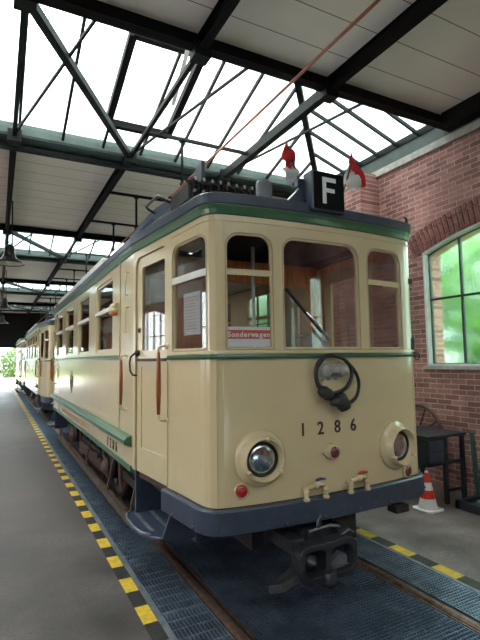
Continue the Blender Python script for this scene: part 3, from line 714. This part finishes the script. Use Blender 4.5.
# --- the trams behind
def copy_tree(o, parent=None, skip=()):
    c = o.copy(); col.objects.link(c); c.parent = parent
    for ch in list(o.children):
        if ch.name.split('.')[0] in skip: continue
        copy_tree(ch, c, skip)
    return c
lab2 = ['cream and green tram coupled directly behind the front tram', 'cream tram furthest back in the row near the open end door']
for k in (0, 1):
    c = copy_tree(tram, None, ('crest', 'hand_brake', 'fleet_digit', 'front_digit', 'side_letter', 'route_letter'))
    c.location = (CX + (.0 if k == 0 else -.03), YM + 11.45 * (k + 1), 0); c['label'] = lab2[k]; c['category'] = 'tram'

# --- sign and notice inside the windows
def conf(a0, a1, z0, z1, d, t=.003): return panel(rrect(a0, a1, z0, z1), [], t, FP.map, .05, d)
sg = obj('window_sign', conf(1.574, 1.944, 1.885, 2.03, -.030), 'paper'); tag(sg, 'white card with red band reading Sonderwagen in the left front window', 'sign')
obj('red_band', conf(1.574, 1.944, 1.942, 2.006, -.0285), 'coral', sg, label='coral red band')
letters('sign_letter', text_mb('Sonderwagen', .052, lambda s, d, z: FP.map(s, -.028 + d, z), 1.590, 1.957, .0012, adv=.031, sx=1.0, bold=.0018), 'letter', sg, label='white letter %s')
nt_ = obj('paper_notice', conf(1.03, 1.30, 1.985, 2.31, -.030), 'paper'); tag(nt_, 'white printed sheet inside the side window beside the tram door', 'notice')
m = MB()
for k in range(11): m.join(conf(1.06, 1.24 + .03 * (k % 3 == 0), 2.03 + .024 * k, 2.034 + .024 * k, -.0285, .0012))
obj('printed_line', m, 'stone', nt_)['kind'] = 'stuff'

# --- flags
def flag(x, tilt, pts_a, pts_b, label):
    t = thing('flag', (x, 3.16, 3.24), label, 'flag', 'red and white flags on the roof')
    m = MB(); m.tube([(x, 3.16, 3.24), (x + tilt, 3.16, 3.24 + abs(tilt) * 2.6)], .008, 8); obj('flag_pole', m, 'brown', t)
    m = MB()
    for j, poly in enumerate((pts_a, pts_b)):
        A, B, C, D = [Vector(p) for p in poly]; n = 8; v = []
        for i in range(n + 1):
            for k in range(n + 1):
                u, w = i / n, k / n; p = A.lerp(B, u).lerp(D.lerp(C, u), w); p.y += .025 * math.sin(u * 7 + w * 3); v.append(p)
        m.add(v, [(i * (n + 1) + k, (i + 1) * (n + 1) + k, (i + 1) * (n + 1) + k + 1, i * (n + 1) + k + 1) for i in range(n) for k in range(n)], j, True)
    cl = obj('flag_cloth', m, ['red', 'whitecloth'], t); so = cl.modifiers.new('thickness', 'SOLIDIFY'); so.thickness = .004
Yf = 3.16
flag(2.26, -.13, [(2.13, Yf, 3.64), (2.21, Yf, 3.47), (2.15, Yf, 3.38), (2.06, Yf, 3.45)], [(2.21, Yf, 3.47), (2.235, Yf, 3.32), (2.15, Yf, 3.25), (2.06, Yf, 3.37)], 'red and white flag on the tram roof left of the letter F box')
flag(2.70, .12, [(2.831, Yf, 3.67), (3.0, Yf, 3.38), (2.94, Yf, 3.34), (2.79, Yf, 3.52)], [(2.80, Yf, 3.56), (2.94, Yf, 3.37), (2.83, Yf, 3.30), (2.72, Yf, 3.35)], 'red and white flag on the tram roof right of the letter F box')

# ================================================================== THE HALL
WX = 5.5; LX = -4.6; ZC = 5.03; PER = 8.2; Y0 = 4.25; YG = 7.12; YEND = 35.3
# floor
def slab(x0, x1, y0, y1, z0, z1, name, m_):
    m = MB(); m.box(x0, x1, y0, y1, z0, z1); return struct(name, m, m_)
slab(LX, 1.045, -9, YEND + .3, -.9, 0, 'floor', 'conc')
slab(3.32, WX + .4, -9, YEND + .3, -.9, 0, 'floor', 'concr')
slab(1.045, 3.32, -9, YEND + .3, -1.3, -.9, 'floor', 'pit')
m = MB(); m.box(.935, 1.035, -8, 36, .0, .003); struct('trim_1', m, 'stripe')
m = MB(); m.box(3.335, 3.445, -8, 36, .0, .003); struct('trim_2', m, 'stripe2')
m = MB(); m.box(1.037, 1.075, -9, 44, -.06, .004); struct('trim_3', m, 'steeledge')
m = MB(); m.box(3.29, 3.33, -9, 44, -.06, .004); struct('trim_4', m, 'steeledge')
# rails: head, groove lip
for x, lab in ((1.47, 'rusty brown tram rail nearer the striped left platform edge'), (2.905, 'rusty brown tram rail on the side of the traffic cone')):
    m = MB(); prof = [(-.055, -.02), (-.055, .004), (-.03, .012), (.0, .012), (.022, .004), (.022, -.02)]
    P = [(x, -9), (x, 44)]; m.sweep(P, [(1, 0), (1, 0)], prof)
    m.box(x - .01, x + .01, -9, 44, -.16, -.02); m.box(x - .07, x + .07, -9, 44, -.2, -.16); m.box(x + .045, x + .06, -9, 44, -.02, .0) if x < 2 else m.box(x - .075, x - .06, -9, 44, -.02, 0)
    tag(obj('rail', m, 'railhead'), lab, 'rail')
# pit beams that carry the rails and grates
m = MB()
for x in (1.10, 1.40, 1.56, 2.82, 2.98, 3.27): m.box(x - .02, x + .02, -9, 44, -.12, -.035)
for k in range(36): m.box(1.05, 3.31, -8 + 1.4 * k, -7.94 + 1.4 * k, -.30, -.2)
struct('trim_5', m, 'iron')
def grate(x0, x1, L, px, py, name, mt, mx=None):
    m = MB(); m.box(x0, x0 + .008, 0, L, -.03, 0); m.box(x1 - .008, x1, 0, L, -.03, 0); m.box(x0, x1, 0, .008, -.03, 0); m.box(x0, x1, L - .008, L, -.03, 0)
    n = int((x1 - x0) / px)
    for i in range(1, n): x = x0 + (x1 - x0) * i / n; m.box(x - .0022, x + .0022, 0, L, -.028, -.001)
    n = int(L / py)
    for i in range(1, n): y = L * i / n; m.box(x0, x1, y - .0035, y + .0035, -.014, -.0008)
    return m
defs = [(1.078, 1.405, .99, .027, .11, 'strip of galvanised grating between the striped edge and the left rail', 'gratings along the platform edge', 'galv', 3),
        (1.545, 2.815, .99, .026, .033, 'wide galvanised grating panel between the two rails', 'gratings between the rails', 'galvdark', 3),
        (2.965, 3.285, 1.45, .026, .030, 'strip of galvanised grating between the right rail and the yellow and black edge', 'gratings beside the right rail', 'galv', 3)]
for x0, x1, L, px, py, lab, grp, mt, _ in defs:
    g0 = grate(x0, x1, L, px, py, 'floor_grate', mt); first = None
    for k in range(int(40 / (L + .01))):
        y = 1.34 - 4 * (L + .01) + k * (L + .01)
        if y > 30: break
        if first is None:
            first = obj('floor_grate', g0, mt); o = first
        else: o = first.copy(); col.objects.link(o)
        o.location = (0, y, -.001 if k % 2 else 0.0); tag(o, lab, 'grating', grp)

# right wall with arched windows
wins = [3.2 - 6.1, 3.2, 3.2 + 6.1, 3.2 + 12.2, 3.2 + 18.3, 3.2 + 24.4]; HW = 1.52; ZS, ZL, ZK = 1.66, 3.31, 3.56
def arch(c, hw, zs, zl, zk, n=14, e=0):
    R = ((zk - zl) ** 2 + hw ** 2) / (2 * (zk - zl)); a0 = math.asin(hw / R)
    return [(c - hw, zs), (c + hw, zs)] + [(c + R * math.sin(a), zk - R + R * math.cos(a)) for a in [a0 - 2 * a0 * i / n for i in range(n + 1)]]
def wall(X, t, sgn, name, zt, mm='brick'):
    mp = lambda s, d, z: (X - sgn * d, s, z)
    mb = panel([(-9, -.02), (36, -.02), (36, zt), (-9, zt)], [arch(c, HW, ZS, ZL, ZK) for c in wins], t, mp, 0)
    return struct(name, mb, mm)
wall(WX, .38, 1, 'wall_right', 4.80)
wall(LX, .38, -1, 'wall_left', 4.80)
def window(i, X, sgn, c):
    X1 = X + sgn * .14
    mp = lambda s, d, z: (X1 + sgn * d, s, z)
    e = .0
    cols = [c - HW + .54 + .01, c - .5, c, c + .5, c + HW - .55]
    m = panel(arch(c, HW, ZS, ZL, ZK), [arch(c, HW - .04, ZS + .04, ZL - .04, ZK - .04)], .05, mp, 0)
    for y in cols:
        R = ((ZK - ZL) ** 2 + HW ** 2) / (2 * (ZK - ZL)); z = ZK - R + math.sqrt(R * R - (y - c) ** 2)
        m.box(min(X1, X1 - .05 * sgn), max(X1, X1 - .05 * sgn), y - .014, y + .014, ZS + .02, z - .02)
    m.box(min(X1, X1 - .05 * sgn), max(X1, X1 - .05 * sgn), c - HW + .02, c + HW - .02, 2.60, 2.63)
    f = struct('window_%d' % i, m, 'winframe')
    g = obj('glass', panel(arch(c, HW - .02, ZS + .02, ZL - .02, ZK - .02), [], .006, mp, 0, -.02), 'frost' if sgn > 0 else 'glass', f); g['kind'] = 'structure'
    # plaster reveal, stone sill, brick arch
    m = panel(arch(c, HW + .001, ZS - .001, ZL, ZK + .001), [arch(c, HW - .03, ZS + .03, ZL - .03, ZK - .03)], .13, lambda s, d, z: (X + sgn * (.003 - d), s, z), 0)
    r = obj('reveal', m, 'plaster', f); r['kind'] = 'structure'
k = 1
for c in wins: window(k, WX, 1, c); k += 1
for c in wins: window(k, LX, -1, c); k += 1
def arch_bricks(X, sgn):
    m = MB()
    for c in wins:
        R = ((ZK - ZL) ** 2 + HW ** 2) / (2 * (ZK - ZL)); a0 = math.asin(HW / R) + .035; zc = ZK - R; n = 44
        for i in range(n):
            a = -a0 + 2 * a0 * (i + .5) / n; d = Vector((0, math.sin(a), math.cos(a))); p = Vector((X, c, zc))
            m.bar(p + d * (R + .005), p + d * (R + .235), .056, .03, up=(1, 0, 0))
            m.bar(p + d * (R + .245), p + d * (R + .33), .056, .024, up=(1, 0, 0))
    return m
struct('trim_6', arch_bricks(WX - .0, 1), 'brick1')
m = MB()
for c in wins: m.box(WX - .03, WX + .2, c - HW - .05, c + HW + .05, ZS - .045, ZS)
struct('trim_7', m, 'stone')
# brick piers, top ledge and wall plate
piers = [-2.67, 5.53, 13.73, 21.93, 30.1]
m = MB()
for y in piers: m.box(5.10, WX, y, y + .55, 0, 4.78)
struct('trim_8', m, 'brick')
m = MB(); m.box(WX - .05, WX + .4, -9, 36, 4.74, 4.80); m.box(WX - .02, WX + .4, -9, 36, 4.80, 4.86); struct('trim_9', m, 'stone')
m = MB(); m.box(WX - .01, WX + .30, -9, 36, 4.86, 5.06); m.box(LX - .3, LX + .01, -9, 36, 4.80, 5.06); struct('trim_10', m, 'gutter')
m = MB(); m.box(LX, LX + .02, -9, YEND, 3.75, 4.80); m.box(LX, WX, -9.0, -8.98, 3.75, 5.1); struct('trim_11', m, 'plaster')  # unseen pale bands added high on the walls to bounce light to the ceiling
# end wall with low opening, open rear end
m = MB(); m.box(LX, WX + .4, YEND, YEND + .3, 2.75, 6.6); m.box(2.6 + 1.2, WX + .4, YEND, YEND + .3, 0, 2.75); m.box(LX, -3.2, YEND, YEND + .3, 0, 2.75); struct('wall_end', m, 'endwall')
m = MB(); m.box(LX, WX + .4, -9.3, -9, 0, 6.6); struct('wall_back', m, 'bricky')

# ceiling bays, gutters, cross beams, rooflights
bi = 20; wi = 20
RIDGE = (.30, .86)
for k in range(-2, 4):
    y1 = Y0 + PER * k; yg = YG + PER * k
    # ceiling from the far gutter of this rooflight to the next beam
    ya, yb = yg + .05, y1 + PER
    if k == -2: ya = -9
    if k == 3: yb = 36
    m = MB(); m.box(LX - .3, WX + .4, ya, yb, ZC + .10, ZC + .16); struct('ceiling', m, 'ceil')
    m = MB(); m.box(WX - .16, WX + .02, ya + .25, yb - .1, ZC - .14, ZC + .12); struct('trim_%d' % bi, m, 'beam'); bi += 1
    # cross beam at y1 (near side of the rooflight)
    m = MB(); m.ibeam((LX, y1 - .06, ZC + .06), (WX, y1 - .06, ZC + .06), .12, .24, .014); m.box(LX, WX, y1 - .02, y1 + .02, ZC - .05, ZC + .22)
    struct('trim_%d' % bi, m, 'beam'); bi += 1
    # green gutter beam on the far side
    m = MB(); m.box(LX, WX, yg - .02, yg + .04, ZC - .0, ZC + .16); m.box(LX, WX, yg, yg + .30, ZC - .02, ZC - .0)
    struct('trim_%d' % bi, m, 'gutter'); bi += 1
    m = MB(); m.box(LX, WX, yg + .28, yg + .36, ZC - .10, ZC + .08); m.box(LX, WX, yg + .20, yg + .25, ZC - .12, ZC - .06)
    struct('trim_%d' % bi, m, 'truss'); bi += 1
    # rooflight glass: far slope, near slope, hip end
    yr = y1 + RIDGE[0]; zr = ZC + RIDGE[1] + .02; ze = ZC + .08; xa = WX - 2.4; xb = LX + 2.4
    V = dict(A=(WX, y1, ze), B=(WX, yg, ze), R=(xa, yr, zr), Q=(xb, yr, zr), C=(LX, yg, ze), D=(LX, y1, ze))
    faces = [('B', 'C', 'Q', 'R'), ('A', 'R', 'Q', 'D'), ('A', 'B', 'R'), ('D', 'Q', 'C')]
    m = MB()
    for f in faces:
        P = [Vector(V[c]) for c in f]; n = (P[1] - P[0]).cross(P[2] - P[0]).normalized()
        if n.z < 0: n = -n
        m.prism(P, n * .006)
    w = obj('window_%d' % wi, m, 'skyglass'); w['kind'] = 'structure'; wi += 1
    m = MB()
    def gb(a, b, w_=.035, h=.05): m.bar(Vector(a) - Vector((0, 0, .03)), Vector(b) - Vector((0, 0, .03)), w_, h)
    x = LX + .12
    sp = .585
    while x < WX - .1:
        # far slope bars, stopped at the hips
        def yz(x, ye):
            if x > xa: t = (WX - x) / (WX - xa); return ye + (yr - ye) * t, ze + (zr - ze) * t
            if x < xb: t = (x - LX) / (xb - LX); return ye + (yr - ye) * t, ze + (zr - ze) * t
            return yr, zr
        for ye in (yg,):
            yy, zz = yz(x, ye); gb((x, ye, ze), (x, yy, zz))
        x += sp
    for j in range(1, 7):
        y = y1 + (yg - y1) * j / 7
        t = (y - y1) / (yr - y1) if y < yr else (yg - y) / (yg - yr)
        gb((WX, y, ze), (WX + (xa - WX) * t, y, ze + (zr - ze) * t)); gb((LX, y, ze), (LX + (xb - LX) * t, y, ze + (zr - ze) * t))
    for a, b in (('A', 'R'), ('B', 'R'), ('D', 'Q'), ('C', 'Q')): gb(V[a], V[b], .09, .12)
    gb(V['R'], V['Q'], .06, .1); m.bar(V['A'], V['B'], .06, .10); m.bar(V['C'], V['D'], .06, .10)
    g = obj('glazing_bar', m, 'truss', w); g['kind'] = 'structure'
    if k in (0, -1):
        # opening vent frame on the far slope
        def sl(x, y, off=0): return (x, y, ze + (zr - ze) * (yg - y) / (yg - yr) - off)
        m = MB(); q = [sl(1.33, 5.15, .08), sl(2.22, 5.15, .08), sl(2.22, 6.55, .08), sl(1.33, 6.55, .08)]
        q = [(a, b + PER * k, c) if k else (a, b, c) for a, b, c in ([sl(1.33, 5.15 + PER * k, .08), sl(2.22, 5.15 + PER * k, .08), sl(2.22, 6.55 + PER * k, .08), sl(1.33, 6.55 + PER * k, .08)] if k else q)] if not k else [sl(1.33, 5.15 + PER * k, .08), sl(2.22, 5.15 + PER * k, .08), sl(2.22, 6.55 + PER * k, .08), sl(1.33, 6.55 + PER * k, .08)]
        for i in range(4): m.bar(q[i], q[(i + 1) % 4], .09, .10)
        v = obj('vent_frame', m, 'beam', w); v['kind'] = 'structure'
        m = MB(); a = Vector(sl(1.98, 5.05 + PER * k, .15)); b = Vector(sl(2.08, 5.9 + PER * k, .16)); m.bar(a, b, .05, .03); v = obj('vent_arm', m, 'white', w); v['kind'] = 'structure'
    # rafters (Y direction) under ceiling + truss chords under the rooflight
    xs = [-3.17, -1.51, .14, 1.79, 3.45]
    m = MB()
    for x in xs:
        m.ibeam((x, yg + .3, ZC + .02), (x, y1 + PER, ZC + .02), .09, .17, .012)
    struct('trim_%d' % bi, m, 'beam'); bi += 1
    m = MB()
    for x in xs[1:]:
        m.bar((x, y1, ZC - .03), (x, yg + .05, ZC - .03), .055 if x < 3 else .10, .055 if x < 3 else .13)
        m.box(x - .09, x + .09, y1 - .10, y1 + .06, ZC - .14, ZC + .02); m.box(x - .09, x + .09, yg - .08, yg + .10, ZC - .13, ZC + .04)
        # splayed web members rising to the ridge
    for x0 in (xs[0], xs[2]):
        m.bar((x0, y1 - .0, ZC - .02), (x0 + 1.65, yg + .0, ZC - .02), .085, .085)
    for x0 in xs[1:]:
        m.bar((x0, yg, ZC), (x0 + .62, y1, ZC), .028, .028)
    struct('trim_%d' % bi, m, 'truss'); bi += 1
    # tie pipes with hangers for the overhead wire
    for j, (yy, zz) in enumerate(((yg - .92, ZC - .02), (yg + 1.6, ZC - .06), (yg + 3.6, ZC - .06))):
        if k < 0: continue
        m = MB(); m.bar((1.79, yy, zz), (3.45, yy, zz), .045, .045)
        m.tube([(CX, yy, zz), (CX, yy, 4.34)], .022, 8); m.lathe([(0, -.05), (.05, -.04), (.05, .0), (.022, .03)], (CX, yy, zz), n=8); m.lathe([(0, -.03), (.035, -.02), (.035, .02), (.0, .03)], (CX, yy, 4.34), n=8)
        nm = ['under the first rooflight', 'behind the gutter of the first rooflight', 'further back under the white ceiling']
        tag(obj('wire_hanger', m, 'truss'), 'dark steel cross tie with hanging post carrying the overhead wire', 'hanger', 'overhead wire hangers')
# long wire
m = MB(); m.tube([(CX - .01, -9, 4.29), (CX - .01, 3, 4.30), (CX - .01, 15, 4.32), (CX - .01, 36, 4.32)], .014, 8)
tag(obj('overhead_wire', m, 'copper'), 'copper coloured overhead contact wire running above the tram', 'wire')
# bell shaped hanging lamps
for (x, y, z, lab) in ((.17, 10.2, 3.74, 'dark bell shaped hanging lamp nearest the camera, upper left'), (.19, 18.2, 3.64, 'dark bell shaped hanging lamp further back, lower left'), (.2, 26.4, 3.75, 'small dark bell shaped hanging lamp furthest back before the dark end wall')):
    t = thing('pendant_lamp', (x, y, ZC), lab, 'lamp', 'bell pendant lamps')
    m = MB(); m.tube([(x - .05, y, z + .30), (x - .03, y, ZC)], .012, 8); m.tube([(x + .05, y, z + .30), (x + .03, y, ZC)], .012, 8); obj('suspension_rod', m, 'truss', t)
    m = MB(); m.lathe([(0, .40), (.05, .39), (.09, .34), (.10, .20), (.12, .14), (.17, .08), (.27, .03), (.29, .0), (.285, .0), (.26, .02), (.16, .07), (.09, .12), (0, .13)], (x, y, z), n=32); m.tube([(x - .06, y, z + .34), (x, y, z + .46), (x + .06, y, z + .34)], .012, 8)
    s = obj('lamp_shade', m, 'lampshade', t)
    m = MB(); m.lathe([(.255, .015), (.155, .062), (.085, .11), (0, .12)], (x, y, z), n=32); m.lathe([(0, -.02), (.035, .0), (.05, .05), (.03, .11)], (x, y, z), n=16); obj('lamp_reflector', m, 'lampin', s)

# ================================================================== THINGS BY THE WALL
t = thing('traffic_cone', (4.54, 3.98, 0), 'red and white banded traffic cone on a square white base', 'cone')
m = MB(); m.prism([(4.54 + .15 * math.cos(a) * 1.15, 3.98 + .15 * math.sin(a) * 1.15, 0) for a in [math.radians(45 + 90 * i + d) for i in range(4) for d in (-8, 8)]], (0, 0, .025)); obj('cone_base', m, 'conewhite', t, bevel=.005)
zz = [.025, .14, .235, .32, .43]; rr = lambda z: .115 - .085 * z / .43 if z > .03 else .125
rr2 = lambda z: .022 + (.43 - z) / .405 * .088
m = MB()
for i, mi in enumerate((0, 1, 0, 1)): m.lathe([(rr2(zz[i]), zz[i]), (rr2(zz[i + 1]), zz[i + 1])], (4.54, 3.98, 0), n=28, mi=mi)
m.lathe([(rr2(.43), .43), (.018, .445), (0, .447)], (4.54, 3.98, 0), n=28, mi=0)
obj('cone_body', m, ['conewhite', 'conered'], t)

t = thing('workbench', (5.1, 4.4, 0), 'dark steel workbench with drawer box against the brick wall', 'workbench')
m = MB(); m.prism([(4.58, 3.98, .80), (4.58, 4.70, .80), (5.28, 4.70, .80), (5.28, 3.98, .80)], (0, 0, .035)); obj('tabletop', m, 'navy', t, bevel=.004)
for x, y in ((4.92, 4.02), (4.62, 4.66), (5.24, 4.02), (5.24, 4.66)): m = MB(); m.box(x - .022, x + .022, y - .022, y + .022, 0, .80); obj('leg', m, 'navy', t)
m = MB(); m.box(4.60, 5.25, 4.01, 4.03, .47, .51); m.box(4.92, 5.25, 4.01, 4.03, .14, .17); m.box(4.60, 4.62, 4.02, 4.66, .47, .51); m.box(4.60, 5.25, 4.01, 4.66, .47, .48); obj('shelf', m, 'navy', t)
m = MB(); m.box(4.60, 4.89, 4.0, 4.56, .50, .79); b = obj('drawer', m, 'navy', t, bevel=.006)
m = MB(); m.box(4.62, 4.87, 3.99, 4.002, .52, .635); m.box(4.62, 4.87, 3.99, 4.002, .65, .775); obj('drawer_front', m, 'blue', b)
t = thing('cart_wheel', (5.35, 4.86, .23), 'large spoked cart wheel leaning against brick wall behind the workbench', 'wheel')
wc = Vector((5.385, 4.86, .66)); R = .43; A = Vector((-.25, .25, .15)); ex = Vector((0, -1, 0)); ey = Vector((.12, 0, .993))
ring_ = [wc + ex * R * math.cos(a) + ey * R * math.sin(a) for a in [2 * PI * i / 40 for i in range(40)]]
m = MB(); m.tube(ring_, .02, 8, closed=True); obj('rim', m, 'brown', t)
for i in range(10): m = MB(); a = 2 * PI * i / 10; m.tube([wc, wc + ex * R * math.cos(a) + ey * R * math.sin(a)], .012, 6); obj('spoke', m, 'iron', t)
m = MB(); m.lathe([(0, -.03), (.05, -.03), (.05, .03), (0, .03)], wc, ex.cross(ey), 14); obj('hub', m, 'iron', t)

t = thing('machine_frame', (5.0, 3.3, 0), 'low dark steel frame with a green plate beside the traffic cone', 'frame')
m = MB(); m.box(4.86, 5.46, 3.80, 3.86, .0, .10); m.box(4.86, 4.92, 2.5, 3.86, .0, .10); m.box(5.40, 5.46, 2.5, 3.86, .0, .10); m.box(4.86, 5.46, 2.5, 2.56, 0, .10); m.box(4.9, 5.42, 2.55, 3.8, .02, .05); obj('frame', m, 'navy', t, bevel=.006)
m = MB(); m.box(5.0, 5.40, 2.7, 3.68, .05, .115); obj('plate', m, 'mat_green', t, bevel=.004)
m = MB(); m.bar((5.25, 3.83, .05), (5.18, 3.83, .86), .045, .03); m.bar((5.25, 3.83, .05), (5.40, 3.83, .60), .04, .03); obj('upright', m, 'machine', t)

# ================================================================== OUTSIDE
m = MB(); m.box(-60, 60, YEND + .3, 120, -.12, -.02); m.box(WX + .4, 60, -40, YEND + .3, -.12, -.02); m.box(LX - .4, WX + .4, -40, -9, -.12, -.02)
g = struct('ground', m, 'grass')
m = MB(); m.box(-60, LX - .4, -40, YEND + .3, -.12, -.02); struct('ground', m, 'paving')  # unseen yard, made pale to bounce light in through the left windows
m = MB(); m.box(-12, 12, YEND + .3, 46, -.02, -.001); struct('floor', m, 'paving')
def bush(name, c, r, n, label, cat, grp, trunk=None):
    t = thing(name, (c[0], c[1], 0), label, cat, grp)
    m = MB()
    for i in range(n):
        while 1:
            p = Vector((random.uniform(-1, 1), random.uniform(-1, 1), random.uniform(-1, 1)))
            if .35 < p.length < 1: break
        q = Vector((c[0] + p.x * r[0], c[1] + p.y * r[1], c[2] + p.z * r[2])); s = random.uniform(.10, .22)
        a = Vector((random.gauss(0, 1), random.gauss(0, 1), random.gauss(0, .6))).normalized(); b = a.orthogonal().normalized()
        m.add([q - a * s, q + b * s * .5, q + a * s, q - b * s * .5], [(0, 1, 2, 3)])
    obj('foliage', m, 'leaf' if name == 'hedge_shrub' else 'leaf2', t)
    m = MB(); m.tube([(c[0], c[1], -.1), (c[0] + .05, c[1], c[2] * .5), (c[0], c[1], c[2])], [.14, .11, .06], 8); obj('trunk', m, 'bark', t)
for i, (x, y) in enumerate(((-6.2, 62), (-2.1, 60), (2, 61), (6.1, 62))):
    bush('hedge_shrub', (x, y, 1.4), (1.9, 1.5, 2.1), 2600, 'green shrub outside beyond the far end opening', 'shrub', 'shrubs beyond the end opening')
for i, (x, y, h) in enumerate(((11.5, 7.6, 3.4), (10.6, 2.8, 2.6), (12, 12.5, 3.2), (11, 17.5, 2.6))):
    bush('garden_tree', (x, y, h), (2.0, 2.35, 2.5), 5200, 'leafy green tree blurred behind the frosted arched window', 'tree', 'trees outside the arched windows')

# ================================================================== LIGHT, WORLD, CAMERA
sc = bpy.context.scene
w = bpy.data.worlds.new('world'); sc.world = w; w.use_nodes = True; nt = w.node_tree
bg = nt.nodes['Background']; tc = N(nt, 'ShaderNodeTexCoord'); no = N(nt, 'ShaderNodeTexNoise', Scale=2.2, Detail=6.0, Roughness=.55); nt.links.new(tc.outputs['Generated'], no.inputs['Vector'])
nt.links.new(ramp(nt, no.outputs[0], [(.40, (.68, .86, .93)), (.58, (1, .95, .89))]), bg.inputs['Color'])
bg.inputs['Strength'].default_value = 3.2
sc.view_settings.view_transform = 'Standard'; sc.view_settings.look = 'None'; sc.view_settings.gamma = 1.0; sc.view_settings.use_curve_mapping = False
sc.view_settings.exposure = 1.48
cam = bpy.data.cameras.new('camera'); co = bpy.data.objects.new('camera', cam); col.objects.link(co)
cam.sensor_fit = 'HORIZONTAL'; cam.sensor_width = 36; cam.lens = 465 / 480 * 36; cam.clip_start = .05; cam.clip_end = 300
r = Vector((.88665, -.46223, -.01391)); u = Vector((-.02595, -.07977, .99648)); f = Vector((.46171, .88317, .08273))
mt = Matrix((r, u, -f)).transposed().to_4x4(); mt.translation = (0, 0, 1.8); co.matrix_world = mt
sc.camera = co
